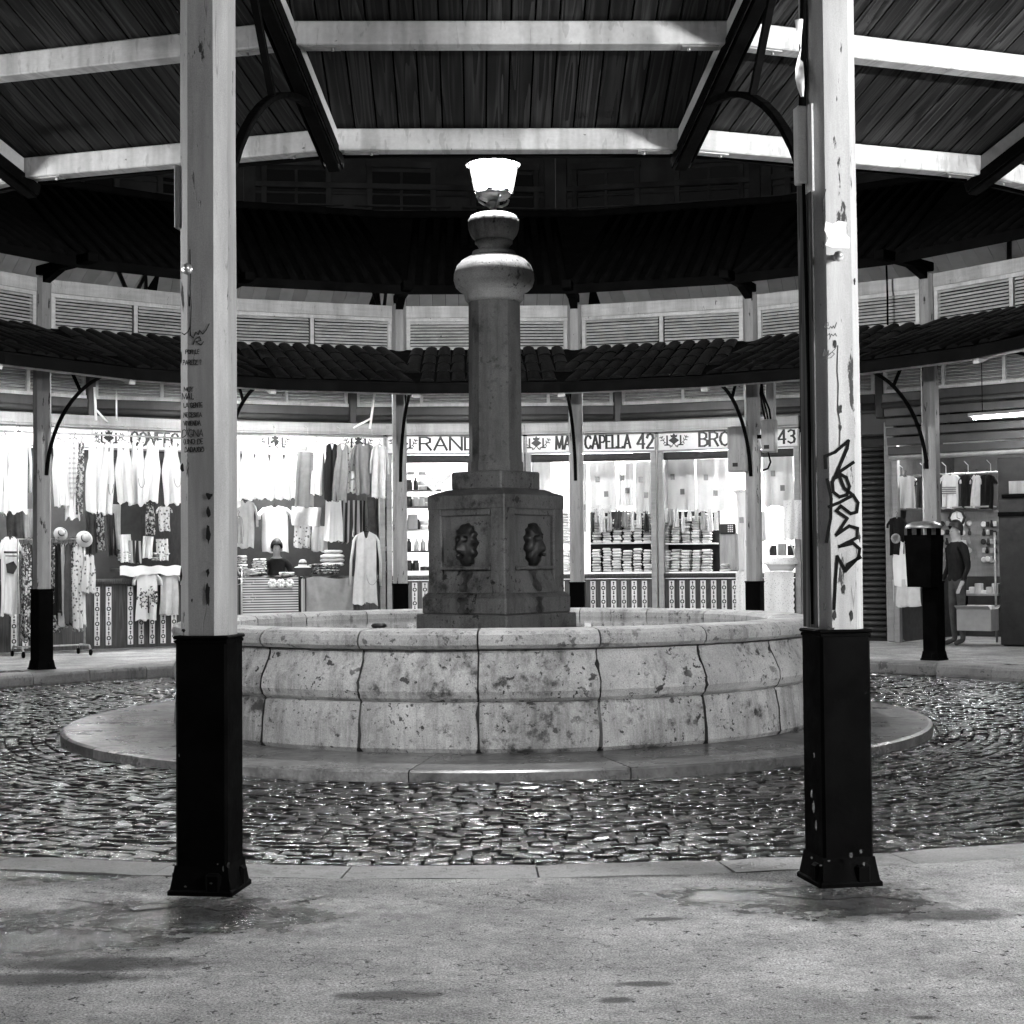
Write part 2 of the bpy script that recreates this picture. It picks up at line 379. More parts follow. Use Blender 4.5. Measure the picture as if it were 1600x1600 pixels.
MAT['lace'] = mat_print('crochet_lace', .8, .45, 42, .24, 'vor')
MAT['skin'] = plain('skin', .32, .6, .12, 12, .1)
MAT['hair'] = plain('dark_hair', .012, .6, .4, 30, .5)
MAT['card'] = plain('cardboard', .30, .8, .15, 5, .2)

# ---------------------------------------------------------------- ground
ZC = -.145                                    # cobble level; the raised walk round the arena is z = 0
KR0, KR1 = 7.09, 7.40
def ringsheet(r0, r1, z, n, nr):
    b = MB(); rs = [r0 * (r1/r0)**(i/nr) for i in range(nr+1)]
    vs = [(r*math.sin(2*math.pi*k/n), r*math.cos(2*math.pi*k/n), z) for r in rs for k in range(n)]
    fs = [(i*n+k, (i+1)*n+k, (i+1)*n+(k+1) % n, i*n+(k+1) % n) for i in range(nr) for k in range(n)]
    return b.add(vs, fs, True)
walk = struct(ringsheet(KR1-.004, 120, 0, 160, 10).build('pavement', MAT['concrete']))
bed = struct(ringsheet(3.0, KR0+.06, ZC-.02, 120, 6).build('cobbled_ground', MAT['bed']))
# kerb stones: sixty blocks with worn, rounded edges
NK = 60
def kerbmesh(seed):
    rnd = random.Random(seed); b = MB(); hw = math.pi/NK - .0006; na = 4
    prof = [(KR0+.02, ZC-.05), (KR0, ZC+.02), (KR0+.004, -.04), (KR0+.022, -.010), (KR0+.06, .004), (KR1, .003), (KR1, -.08)]
    vs = []
    for j in range(na+1):
        a = -hw + 2*hw*j/na; e = 1 - .006*(abs(2*j/na-1) > .9)
        for r, z in prof:
            q = r + rnd.uniform(-.006, .006); zz = z + rnd.uniform(-.003, .003) - (.003 if j in (0, na) and z > -.05 else 0)
            vs.append((q*math.sin(a), q*math.cos(a), zz))
    m = len(prof); fs = [(j*m+i, j*m+i+1, (j+1)*m+i+1, (j+1)*m+i) for j in range(na) for i in range(m-1)]
    fs += [tuple(range(m))[::-1], tuple(na*m+i for i in range(m))]
    return b.add(vs, fs).mesh('kerb_stone', MAT['kerb'])
kms = [kerbmesh(i) for i in range(5)]
for k in range(NK): put('kerb_stone', kms[k % 5], walk, RZ(-2*math.pi*(k+.3)/NK))
# cobbles, laid in concentric courses
rnd = random.Random(3)
def stone_geo(r, a, dr, da, h, tx, ty):
    """one sett: rounded block, origin at its top centre"""
    lx, ly = r*da/2*.95, dr/2*.93
    jit = lambda s_: rnd.uniform(-s_, s_)
    base = [(-lx+jit(.008), -ly+jit(.006)), (lx+jit(.008), -ly+jit(.006)), (lx+jit(.008), ly+jit(.006)), (-lx+jit(.008), ly+jit(.006))]
    vs = [(x, y, -.04) for x, y in base] + [(x, y, -.008+jit(.003)) for x, y in base]
    vs += [(x*.82, y*.78, jit(.002)+tx*x+ty*y) for x, y in base]
    fs = [(8,9,10,11)] + [(i, (i+1) % 4, 4+(i+1) % 4, 4+i) for i in range(4)] + [(4+i, 4+(i+1) % 4, 8+(i+1) % 4, 8+i) for i in range(4)]
    return vs, fs
stones = []
r = 3.66
while r < KR0 - .02:
    dr = rnd.uniform(.082, .108); rm = r + dr/2; a = rnd.uniform(0, .1); a_end = a + 2*math.pi
    while a < a_end - .01:
        L = rnd.uniform(.085, .15); da = min(L/rm, a_end - a); am = a + da/2; a += da
        if da*rm < .05: continue
        low = rnd.random(); h = rnd.uniform(-.005, .005) - (.012 if low < .05 else 0) + .006*math.sin(rm*3+am*9)
        x, y = rm*math.sin(am), rm*math.cos(am)
        stones.append((x, y, ZC + h, am, rm, dr, da, rnd.gauss(0, .045), rnd.gauss(0, .045)))
    r += dr
scored = []
for i, s_ in enumerate(stones):
    px, py, d = proj(s_[:3])
    if d > 1 and -10 < px < 1610 and not (255 < px < 368 or 1250 < px < 1362): scored.append((d, i))
scored.sort(); single = set(i for d, i in scored[:300])
rest = MB()
for i, (x, y, z, am, rm, dr, da, tx, ty) in enumerate(stones):
    vs, fs = stone_geo(rm, am, dr, da, 0, tx, ty); Mx = T((x, y, z)) @ RZ(-am)
    if i in single: put('cobblestone', MB().add(vs, fs, True).mesh('cobblestone', MAT['cobble']), bed, Mx)
    else: rest.add(vs, fs, True, Mx)
rest.build('cobblestones', MAT['cobble'], bed, kind='stuff')

# ---------------------------------------------------------------- fountain
ZP = -.085
ft = thing('fountain', 'round stone fountain with tall central column standing in the cobbled arena', 'fountain', T((0, 0, ZC)))
FM = T((0, 0, -ZC))                            # parts are modelled in world coordinates
def seg(prof, a0, a1, na, rin=None):
    """a block of a ring: profile (r, z) revolved between two angles, with end faces"""
    b = MB(); vs = []
    for j in range(na+1):
        a = a0 + (a1-a0)*j/na
        vs += [(r_*math.sin(a), r_*math.cos(a), z) for r_, z in prof]
    m = len(prof)
    b.add(vs, [(j*m+i, (j+1)*m+i, (j+1)*m+(i+1) % m, j*m+(i+1) % m) for j in range(na) for i in range(m)], False)
    b.add([vs[i] for i in range(m)], [tuple(range(m))], False); b.add(vs[-m:], [tuple(range(m))[::-1]], False)
    return b
NB = 20; hb = math.pi/NB; off = math.pi + R_(2.8)
NS = 16; slabs = []
for k in range(NS):
    g = .0012; a0 = -math.pi/NS + g; a1 = math.pi/NS - g
    if k == 0:
        sm = seg([(2.5, ZP), (3.60, ZP), (3.628, ZP-.012), (3.63, ZC-.03), (2.5, ZC-.03)], a0, a1, 8).mesh('platform_slab', MAT['slab'])
    put('platform_slab', sm, ft, FM @ RZ(-(2*math.pi*(k+.5)/NS + R_(9))))
low_p = [(2.36, ZP), (2.715, ZP), (2.735, ZP+.03), (2.725, ZP+.20), (2.70, .245), (2.685, .262), (2.36, .262)]
up_p = [(2.36, .266), (2.69, .266), (2.72, .29), (2.742, .34), (2.738, .40), (2.70, .48), (2.66, .55), (2.645, .60), (2.65, .622), (2.36, .622)]
rim_p = [(2.34, .626), (2.66, .626), (2.715, .635), (2.745, .66), (2.75, .695), (2.735, .73), (2.70, .755), (2.62, .765), (2.42, .765), (2.37, .755), (2.345, .73)]
for nm, pr, mt in (('basin_stone', low_p, 'stone_low'), ('basin_stone', up_p, 'stone'), ('rim_stone', rim_p, 'stone_rim')):
    var = []
    for q in range(4):
        rq = random.Random(q*7 + len(pr))
        b = seg(pr, -hb + .0022, hb - .0022, 6)
        b.v = [(x*(1+rq.uniform(-.0012, .0012)), y*(1+rq.uniform(-.0012, .0012)), z + rq.uniform(-.002, .002)) for x, y, z in b.v]
        # open the joint a little unevenly and round the arrises
        var.append(b.mesh(nm, MAT[mt]))
    for k in range(NB):
        o = put(nm, var[k % 4], ft, FM @ RZ(-(off + hb + 2*hb*k)))
rj = random.Random(8)
for pr in (low_p, up_p):
    out = pr[1:-1]
    for k in range(NB):
        a = off + 2*hb*k; pts = []
        for q in range(len(out)-1):
            for f_ in (0, .5): pts.append((out[q][0]*(1-f_)+out[q+1][0]*f_ + .0035, out[q][1]*(1-f_)+out[q+1][1]*f_))
        pts.append((out[-1][0]+.0035, out[-1][1])); vs = []; base_w = rj.uniform(.004, .010)
        for q, (r_, z) in enumerate(pts):
            wl = base_w*rj.uniform(.6, 1.4) + max(0, rj.gauss(-.004, .007)) + (.014*max(0, 1-q/3) if pr is low_p else 0); wr = base_w*rj.uniform(.6, 1.4) + max(0, rj.gauss(-.004, .007)) + (.014*max(0, 1-q/3) if pr is low_p else 0)
            for da in (-wl/r_, wr/r_): vs.append((r_*math.sin(a+da), r_*math.cos(a+da), z))
        MB().add(vs, [(2*q, 2*q+1, 2*q+3, 2*q+2) for q in range(len(pts)-1)]).build('joint_stain', MAT['mask'], ft, FM)
b = MB(); b.lathe([(2.33, .2), (2.33, .66)], 64, cap=False); b.build('basin_lining', MAT['stone_low'], ft, FM)
b = MB(); n = 64
b.add([(2.345*math.cos(2*math.pi*k/n), 2.345*math.sin(2*math.pi*k/n), .685) for k in range(n)], [tuple(range(n))]); b.build('water', MAT['water'], ft, FM)
# pedestal: square block set corner-on
PA = R_(-83.5 + 45)
PM = FM @ RZ(PA)
def sq(b, a, z0, z1, c=.012, top=None):
    t2 = a if top is None else top
    vs = [(x*a/2, y*a/2, z0) for x, y in ((-1,-1),(1,-1),(1,1),(-1,1))] + [(x*t2/2, y*t2/2, z1) for x, y in ((-1,-1),(1,-1),(1,1),(-1,1))]
    return b.add(vs, [(3,2,1,0),(4,5,6,7),(0,1,5,4),(1,2,6,5),(2,3,7,6),(3,0,4,7)])
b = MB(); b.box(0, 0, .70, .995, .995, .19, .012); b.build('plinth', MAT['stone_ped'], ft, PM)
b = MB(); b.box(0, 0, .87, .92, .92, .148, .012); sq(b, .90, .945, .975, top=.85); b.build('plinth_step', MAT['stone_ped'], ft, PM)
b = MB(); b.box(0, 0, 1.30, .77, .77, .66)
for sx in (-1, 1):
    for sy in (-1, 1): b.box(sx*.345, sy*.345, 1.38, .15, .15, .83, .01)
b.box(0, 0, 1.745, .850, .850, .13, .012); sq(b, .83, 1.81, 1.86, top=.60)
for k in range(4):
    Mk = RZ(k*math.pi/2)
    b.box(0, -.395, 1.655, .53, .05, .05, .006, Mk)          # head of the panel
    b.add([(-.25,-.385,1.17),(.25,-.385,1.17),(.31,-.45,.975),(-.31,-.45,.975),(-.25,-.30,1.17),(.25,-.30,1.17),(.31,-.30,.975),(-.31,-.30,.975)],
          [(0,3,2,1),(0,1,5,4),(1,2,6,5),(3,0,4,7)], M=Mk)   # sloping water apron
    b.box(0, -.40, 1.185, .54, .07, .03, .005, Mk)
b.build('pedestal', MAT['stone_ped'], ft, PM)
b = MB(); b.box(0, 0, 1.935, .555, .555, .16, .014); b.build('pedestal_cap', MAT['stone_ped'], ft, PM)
# lion masks with mane
def lion():
    b = MB()
    def f(u, v):
        a = u*2*math.pi; q = v*math.pi/2; rr = math.sin(q); d = math.cos(q)
        x, z = rr*math.cos(a), rr*math.sin(a)
        mane = .2*max(0, rr-.55)/.45*(math.cos(a*13)) if rr > .55 else 0
        X = x*(.098+.02*mane*3)*(1+.15*mane); Z = z*(.155 if z < 0 else .125)*(1+.12*mane)
        y = -.075*d**.6 - .03*abs(mane)
        y -= .05*math.exp(-((x/.30)**2 + ((z+.32)/.28)**2))           # muzzle
        y -= .022*math.exp(-((x/.16)**2 + ((z-.05)/.35)**2))          # nose bridge
        for e in (-1, 1): y += .03*math.exp(-(((x-e*.34)/.13)**2 + ((z-.20)/.10)**2))   # eye sockets
        for e in (-1, 1): y -= .02*math.exp(-(((x-e*.34)/.22)**2 + ((z-.40)/.09)**2))   # brows
        y += .05*math.exp(-((x/.18)**2 + ((z+.52)/.07)**2))           # open mouth
        return (X, y, Z)
    b.grid(f, 44, 16); b.tube([(0, -.09, -.075), (0, -.125, -.082)], .012, 8)
    return b.mesh('lion_mask', MAT['mask'])
lm = lion()
for k in range(4): put('lion_mask', lm, ft, PM @ RZ(k*math.pi/2) @ T((0, -.380, 1.40)) @ Matrix.Diagonal((1.12, 1.2, 1.32, 1)))
# streaks of running water under each mask
rw = random.Random(9); MAT['wetstain'] = plain('running_water_stain', .04, .35, .9, 18, .5, 40, .4)
for k in range(4):
    for path in ([(-.388, 1.165), (-.452, .985)], [(-.4635, .940), (-.4635, .80)]):
        vs = []; nq = 14
        for q in range(nq+1):
            f_ = q/nq; y_ = path[0][0]*(1-f_)+path[1][0]*f_; z_ = path[0][1]*(1-f_)+path[1][1]*f_
            vs += [(-.04*(1+.5*math.sin(q*.7+k)+rw.uniform(-.1, .1)), y_ - .003, z_), (.045*(1+.5*math.sin(q*.55+2*k)+rw.uniform(-.1, .1)), y_ - .003, z_)]
        MB().add(vs, [(2*q, 2*q+1, 2*q+3, 2*q+2) for q in range(nq)]).build('water_stain', MAT['wetstain'], ft, PM @ RZ(k*math.pi/2))
# octagonal column, capital, gadrooned urn
b = MB()
def octo(r0, z0, r1, z1, n=16, s=False):
    return b.lathe([(r0, z0), (r1, z1)], n, smooth=s)
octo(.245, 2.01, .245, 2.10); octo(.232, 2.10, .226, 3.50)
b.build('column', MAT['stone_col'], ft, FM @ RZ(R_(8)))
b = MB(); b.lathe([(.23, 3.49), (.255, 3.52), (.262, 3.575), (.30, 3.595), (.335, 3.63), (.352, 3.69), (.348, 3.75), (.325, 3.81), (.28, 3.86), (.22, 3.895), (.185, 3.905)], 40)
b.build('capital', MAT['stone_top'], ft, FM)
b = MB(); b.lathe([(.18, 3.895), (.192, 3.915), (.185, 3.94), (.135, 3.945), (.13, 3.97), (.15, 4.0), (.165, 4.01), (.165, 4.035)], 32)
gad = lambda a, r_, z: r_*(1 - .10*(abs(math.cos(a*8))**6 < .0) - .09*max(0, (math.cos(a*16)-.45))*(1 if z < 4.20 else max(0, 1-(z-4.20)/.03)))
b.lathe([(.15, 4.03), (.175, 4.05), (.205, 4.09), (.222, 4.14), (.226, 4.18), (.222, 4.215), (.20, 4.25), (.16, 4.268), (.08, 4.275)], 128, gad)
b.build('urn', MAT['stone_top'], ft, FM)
# little bronze jet standing out of the water
p = on_z(592, 990, .69)
b = MB(); b.tube([(p.x, p.y, .60), (p.x, p.y, .735)], .014, 8); b.lathe([(.0, .73), (.05, .735), (.062, .752), (.05, .768), (.0, .775)], 12, M=T((p.x, p.y, 0)))
b.build('water_jet', MAT['mask'], ft, FM)

# ---------------------------------------------------------------- street lantern on top of the column (the lamp of the square)
ln = thing('street_lantern', 'lit glass street lantern on top of the fountain column', 'lantern', T((0, 0, 4.27)))
b = MB(); b.lathe([(.05, 0), (.05, .02), (.026, .03), (.026, .06), (.05, .075), (.055, .10), (.03, .12)], 16)
for k in range(4):
    a = k*math.pi/2 + .4
    b.tube([((.03+q[0])*math.cos(a), (.03+q[0])*math.sin(a), q[1]) for q in ((0, .07), (.05, .075), (.10, .10), (.115, .135), (.09, .15), (.075, .13))], .011, 6)
b.build('lantern_stem', MAT['galv'], ln)
b = MB(); b.lathe([(.03, .115), (.11, .13), (.15, .16), (.16, .19)], 24); b.build('lantern_bowl', MAT['galv'], ln)
N6 = 6; zb, zt, rb_, rt_ = .195, .43, .165, .215
for k in range(N6):
    a0, a1 = 2*math.pi*k/N6 + .3, 2*math.pi*(k+1)/N6 + .3
    q = [(rb_*math.cos(a0), rb_*math.sin(a0), zb), (rb_*math.cos(a1), rb_*math.sin(a1), zb), (rt_*math.cos(a1), rt_*math.sin(a1), zt), (rt_*math.cos(a0), rt_*math.sin(a0), zt)]
    MB().add(q, [(0, 1, 2, 3)]).build('lantern_pane', MAT['lantern'], ln)
    MB().tube([(q[0][0]*1.02, q[0][1]*1.02, zb-.01), (q[3][0]*1.02, q[3][1]*1.02, zt+.01)], .010, 4).build('lantern_bar', MAT['iron'], ln)
    MB().tube([(q[0][0]*1.02, q[0][1]*1.02, zb), (q[1][0]*1.02, q[1][1]*1.02, zb)], .008, 4).build('lantern_bar', MAT['iron'], ln)
b = MB(); b.lathe([(.24, zt), (.23, zt+.02), (.15, zt+.09), (.10, zt+.13), (.11, zt+.15), (.05, zt+.20), (.02, zt+.26), (.0, zt+.28)], 24); b.build('lantern_cap', MAT['iron'], ln)

# ---------------------------------------------------------------- lettering: pen strokes turned into flat raised ribbons
G = {'A': (.62, [[(0,0),(.31,1),(.62,0)], [(.11,.34),(.51,.34)]]), 'B': (.52, [[(0,0),(0,1),(.3,1),(.46,.88),(.46,.64),(.3,.53),(0,.53)], [(.3,.53),(.52,.4),(.52,.13),(.32,0),(0,0)]]),
 'C': (.55, [[(.55,.8),(.45,.96),(.28,1),(.1,.9),(0,.65),(0,.35),(.1,.1),(.28,0),(.45,.04),(.55,.2)]]), 'D': (.55, [[(0,0),(0,1),(.28,1),(.47,.88),(.55,.62),(.55,.38),(.47,.12),(.28,0),(0,0)]]),
 'E': (.46, [[(.46,1),(0,1),(0,0),(.46,0)], [(0,.52),(.36,.52)]]), 'F': (.46, [[(.46,1),(0,1),(0,0)], [(0,.52),(.36,.52)]]), 'G': (.58, [[(.55,.82),(.42,.97),(.25,1),(.06,.86),(0,.5),(.06,.14),(.27,0),(.5,.08),(.56,.42),(.33,.42)]]),
 'I': (.06, [[(.03,0),(.03,1)]]), 'J': (.36, [[(.36,1),(.36,.2),(.26,.03),(.1,.03),(0,.18)]]), 'L': (.44, [[(0,1),(0,0),(.44,0),(.44,.1)]]), 'M': (.68, [[(0,0),(.04,1),(.34,.1),(.64,1),(.68,0)]]),
 'N': (.58, [[(0,0),(0,1),(.58,0),(.58,1)]]), 'O': (.6, [[(.3,1),(.1,.88),(0,.62),(0,.38),(.1,.12),(.3,0),(.5,.12),(.6,.38),(.6,.62),(.5,.88),(.3,1)]]), 'P': (.5, [[(0,0),(0,1),(.32,1),(.5,.87),(.5,.6),(.32,.47),(0,.47)]]),
 'R': (.55, [[(0,0),(0,1),(.32,1),(.5,.88),(.5,.62),(.32,.5),(0,.5)], [(.3,.5),(.55,0)]]), 'S': (.48, [[(.46,.83),(.3,1),(.1,.95),(.03,.75),(.2,.55),(.42,.4),(.46,.18),(.28,0),(.08,.04),(0,.2)]]), 'T': (.5, [[(0,1),(.5,1)], [(.25,1),(.25,0)]]),
 'U': (.52, [[(0,1),(0,.25),(.12,.03),(.4,.03),(.52,.25),(.52,1)]]), 'V': (.55, [[(0,1),(.27,0),(.55,1)]]), 'Y': (.5, [[(0,1),(.25,.5),(.5,1)], [(.25,.5),(.25,0)]]), 'Z': (.5, [[(0,1),(.5,1),(0,0),(.5,0)]]),
 '?': (.4, [[(0,.8),(.1,.98),(.3,.98),(.4,.8),(.2,.5),(.2,.3)], [(.2,.06),(.2,0)]]), '(': (.2, [[(.2,1.1),(.02,.7),(.02,.3),(.2,-.1)]]), ')': (.2, [[(0,1.1),(.18,.7),(.18,.3),(0,-.1)]]),
 '4': (.56, [[(.42,0),(.42,1),(0,.3),(.56,.3)]]), '2': (.5, [[(.02,.75),(.1,.94),(.26,1),(.44,.92),(.48,.7),(.36,.45),(0,0),(.5,0)]]), '3': (.48, [[(.02,.88),(.2,1),(.42,.93),(.45,.7),(.35,.56),(.2,.54),(.38,.5),(.48,.3),(.42,.08),(.2,0),(0,.12)]]), '-': (.3, [[(0,.5),(.3,.5)]])}
def ribbon(b, pts, y, w, thin=None, t=.0016):
    """flat ribbon in the local XZ plane standing t proud of plane y (facing -y when t > 0)"""
    for i in range(len(pts)-1):
        (x0, z0), (x1, z1) = pts[i], pts[i+1]; dx, dz = x1-x0, z1-z0; L = math.hypot(dx, dz)
        if L < 1e-6: continue
        ux, uz = dx/L, dz/L; hw = w/2 if thin is None else (thin + (w-thin)*abs(uz)**1.5)/2
        nx, nz = -uz*hw, ux*hw; e = min(hw*.7, L*.5); x0 -= ux*e; z0 -= uz*e; x1 += ux*e; z1 += uz*e
        q = [(x0+nx, z0+nz), (x1+nx, z1+nz), (x1-nx, z1-nz), (x0-nx, z0-nz)]
        k = (i % 3)*.0002
        vs = [(a, y-t-k, c) for a, c in q] + [(a, y, c) for a, c in q]
        b.add(vs, [(3,2,1,0) if t > 0 else (0,1,2,3), (0,1,5,4), (1,2,6,5), (2,3,7,6), (3,0,4,7)])
def letters(b, text, x, z, h, y, w, thin=None, gap=.16, sx=1.0, jit=0, flip=1, t=.0016):
    rq = random.Random(len(text)*13 + int(h*1000))
    for ch in text:
        if ch == ' ': x += .45*h*sx*flip; continue
        wd, st = G[ch]
        for s_ in st: ribbon(b, [(x + flip*(px*h*sx + rq.uniform(-jit, jit)*h), z + py*h + rq.uniform(-jit, jit)*h) for px, py in s_], y, w, thin, t)
        x += flip*(wd + gap)*h*sx
    return x

# ---------------------------------------------------------------- canopy posts
NP = 20; STEP = 2*math.pi/NP; DEL = R_(-.78); RP = 7.64; HB = .963
pphi = lambda i: DEL + (i + .5)*STEP
CH = .042; SA = .093
sec = [(SA-CH, -SA), (SA, -SA+CH), (SA, SA-CH), (SA-CH, SA), (-SA+CH, SA), (-SA, SA-CH), (-SA, -SA+CH), (-SA+CH, -SA)]
mt_post = mat_paint('post_oil_paint', .37, amt=.60)
MAT['post'] = mt_post
def shaft_mesh():
    b = MB(); zs = [HB, 1.6, 2.2, 2.8, 3.4, 4.0, 4.72]
    rq = random.Random(5); vs = []
    for z in zs: vs += [(x + rq.uniform(-.0015, .0015), y + rq.uniform(-.0015, .0015), z) for x, y in sec]
    fs = [(i*8+k, i*8+(k+1) % 8, (i+1)*8+(k+1) % 8, (i+1)*8+k) for i in range(len(zs)-1) for k in range(8)]
    fs += [tuple(range(8))[::-1], tuple(range(len(vs)-8, len(vs)))]
    return b.add(vs, fs).mesh('shaft', MAT['post'])
b = MB(); b.box(0, 0, .50, .200, .200, .91, .010); b.build
basebox_me = b.mesh('base_casing', MAT['basebox'])
b = MB(); b.box(0, 0, .957, .215, .215, .014, .005); b.box(0, 0, .942, .206, .206, .014, .004); collar_me = b.mesh('collar', MAT['basebox'])
b = MB()
for k in range(4):
    Mk = RZ(k*math.pi/2)
    b.add([(-.103,-.101,.11),(.103,-.101,.11),(.115,-.122,.0),(-.115,-.122,.0),(-.07,-.118,.13),(.07,-.118,.13),(.06,-.14,.0),(-.06,-.14,.0)], [(0,3,2,1)], M=Mk)
    b.box(.05, -.108, .045, .06, .03, .08, .01, Mk)
b.box(0, 0, .010, .25, .25, .026, .006); foot_me = b.mesh('foot_plate', MAT['basebox'])
arc = [(-(RP-(6.04+1.5*math.cos(a))), 2.25+1.18*math.sin(a)) for a in [R_(4+86*q/14) for q in range(15)]]
b = MB()
for i in range(len(arc)-1):
    (y0, z0), (y1, z1) = arc[i], arc[i+1]; L = math.hypot(y1-y0, z1-z0); a = math.atan2(z1-z0, y1-y0)
    b.box(0, 0, 0, .042, L*1.04, .028, .004, T((0, (y0+y1)/2, (z0+z1)/2)) @ RX(a))
arc_me = b.mesh('bracket_arch', MAT['iron'])
b = MB(); b.tube([(0, -.87, 3.28), (0, -.48, 3.78)], .021, 4); strut_me = b.mesh('bracket_strut', MAT['iron'])
b = MB(); b.box(0, -.55, 4.82, .13, 1.2, .11, .01, None); b.add([(-.05,-.1,4.66),(.05,-.1,4.66),(.05,-.1,4.78),(-.05,-.1,4.78),(-.05,-.5,4.78),(.05,-.5,4.78)], [(0,1,5,4),(0,4,3),(1,2,5)]); tail_me = b.mesh('eave_bracket', MAT['roofdark'])
shaft_me = shaft_mesh()
PLBL = {-4: 'pale timber canopy post on the far walkway, beyond the one beside the clothes racks', -3: 'pale timber canopy post beside the wheeled clothes rack on the far walkway',
        -2: 'far canopy post almost hidden behind the handwriting-covered near post', -1: 'far canopy post in front of the jar shelves, peeling near its base',
        0: 'far canopy post just right of the fountain pedestal, before the linen stall', 1: 'far canopy post carrying two grey electric cabinets',
        2: 'far canopy post carrying the dark litter bin', 3: 'far canopy post beyond the one with the litter bin',
        9: 'large near canopy post with bold black graffiti tag', 10: 'large near canopy post with small handwritten lines',
        8: 'near canopy post next along the ring from the graffiti post', 11: 'near canopy post next along the ring from the handwritten post'}
POST = {}
for i in (-4, -3, -2, -1, 0, 1, 2, 3, 8, 9, 10, 11):
    Mx = frame(pphi(i), RP); o = thing('canopy_post', PLBL[i], 'post', Mx, 'timber canopy posts around the arena'); POST[i] = o
    put('shaft', shaft_me, o); put('base_casing', basebox_me, o); put('collar', collar_me, o); put('foot_plate', foot_me, o)
    put('bracket_arch', arc_me, o); put('bracket_strut', strut_me, o); put('eave_bracket', tail_me, o)
def blob(b, M, px, py, wx, wy, y, seed, n=11, t=.0012):
    rq = random.Random(seed); c = lp(M, px, py, y); sx = (lp(M, px+wx, py, y)-c).x; sz = abs((lp(M, px, py+wy, y)-c).z); pts = []
    for k in range(n):
        a = 2*math.pi*k/n; q = rq.uniform(.55, 1.15); pts.append((c.x + sx*math.cos(a)*q, c.z + sz*math.sin(a)*q))
    vs = [(x, y+t, z) for x, z in pts]; b.add(vs, [tuple(range(n))])
# near post with the graffiti tag (its outer face y = +SA looks at the camera)
M9 = WM[POST[9].name]; YF = SA + .0008
tagz = [[(192,548),(189,490),(240,468),(306,412),(300,450),(262,540),(246,578),(331,520)], [(246,578),(226,618),(230,668),(262,692),(298,682),(312,640),(296,596),(268,580),(244,596)],
        [(262,590),(286,650),(330,684),(354,722),(348,768),(318,776),(268,738)], [(208,742),(262,720),(318,690)], [(200,605),(220,700),(217,800),(196,916)],
        [(268,738),(246,762),(300,800),(246,882),(310,838),(352,850),(350,896),(262,940)], [(262,940),(330,924),(362,952),(357,994),(292,1062),(250,990),(242,1100),(234,1252)], [(366,994),(302,1030),(290,1064)]]
b = MB()
for s_ in tagz:
    pts = [lp(M9, x/3.2+1230, y/3.2+560, YF) for x, y in s_]; ribbon(b, [(p.x, p.z) for p in pts], YF, .0125, None, -.0012)
b.build('graffiti_tag', MAT['ink'], POST[9])
for x0, y0, s_ in ((1288, 512, [(0,0),(2,-7),(6,-8),(6,-3),(1,-2),(7,2),(10,-2),(12,1),(14,-3),(16,1),(19,-8)]), (1293, 524, [(0,0),(3,-3),(4,2),(3,6),(6,-2),(9,1),(12,-3),(14,1)]), (1286, 556, [(0,0),(2,-10),(6,-2),(9,-9),(8,-2),(14,-6),(18,-3),(12,3),(4,4),(20,-12)])):
    pts = [lp(M9, x0+x, y0+y, YF) for x, y in s_]; b = MB(); ribbon(b, [(p.x, p.z) for p in pts], YF, .0026, None, -.0008); b.build('pencil_scribble', MAT['pen'], POST[9])
b = MB(); pts = [lp(M9, x, y, YF) for x, y in ((1290,346),(1301,350),(1310,345),(1322,347),(1322,366),(1328,372),(1327,388),(1300,387),(1289,383),(1294,372),(1288,360))]
b.add([(p.x, YF+.0012, p.z) for p in pts], [tuple(range(len(pts)))]); b.build('paper_scrap', MAT['white'], POST[9])
b = MB()
for j, (x, y, a, c) in enumerate(((1304,537,3,8),(1313,640,3,9),(1313,668,2,6),(1287,326,2,6),(1304,960,4,10),(1330,962,3,8),(1318,920,3,9),(1288,948,3,8),(1296,985,9,7),(1343,840,2,9),(1278,840,2,10),(1335,440,2,6),(1320,990,3,5))): b = MB(); blob(b, M9, x, y, a, c, YF, j); b.build('paint_chip', MAT['chip'], POST[9])
pts = [lp(M9, x, y, YF) for x, y in ((1290,296),(1286,312),(1288,330),(1287,350),(1291,362))]; b = MB(); ribbon(b, [(p.x, p.z) for p in pts], YF, .004, None, -.0008); b.build('paint_crack', MAT['chip'], POST[9])
pts = [lp(M9, x, y, YF) for x, y in ((1309,540),(1308,580),(1310,600),(1309,640),(1313,662),(1312,700))]; b = MB(); ribbon(b, [(p.x, p.z) for p in pts], YF, .003, None, -.0008); b.build('paint_crack', MAT['chip'], POST[9])
c = lp(M9, 1305, 403, YF); b = MB(); b.tube([(c.x, SA, c.z), (c.x, SA+.05, c.z+.004)], .013, 8); b.lathe([(.02, 0), (.021, .008), (.0, .01)], 8, M=T((c.x, SA+.03, c.z)) @ RX(R_(-90))); b.build('bolt', MAT['galv'], POST[9])
b = MB(); b.box(SA+.024, .02, 2.82, .045, .05, .30, .005); b.box(SA+.003, .05, 2.80, .012, .07, .34, .003); b.build('conduit_box', MAT['paint_light'], POST[9])
b = MB(); b.tube([(SA+.02, .03, 2.97), (SA+.012, .04, 3.4), (SA+.03, .04, 4.3)], .016, 6); b.tube([(SA+.02, .03, 2.67), (SA+.012, .03, 1.9), (SA+.010, .03, HB+.02)], .007, 6); b.build('cable_conduit', MAT['iron'], POST[9])
b = MB(); b.grid(lambda u, v: (SA+.022+.03*u*(.4+.6*abs(math.sin(v*5))), .05+.01*math.sin(v*7+u*3), 3.0+.30*v), 3, 8); b.build('peeling_paper', MAT['white'], POST[9])
b = MB(); b.box(SA+.004, 0, 1.9, .008, .15, 1.86, .002); b.build('bare_side', MAT['rawwood'], POST[9])
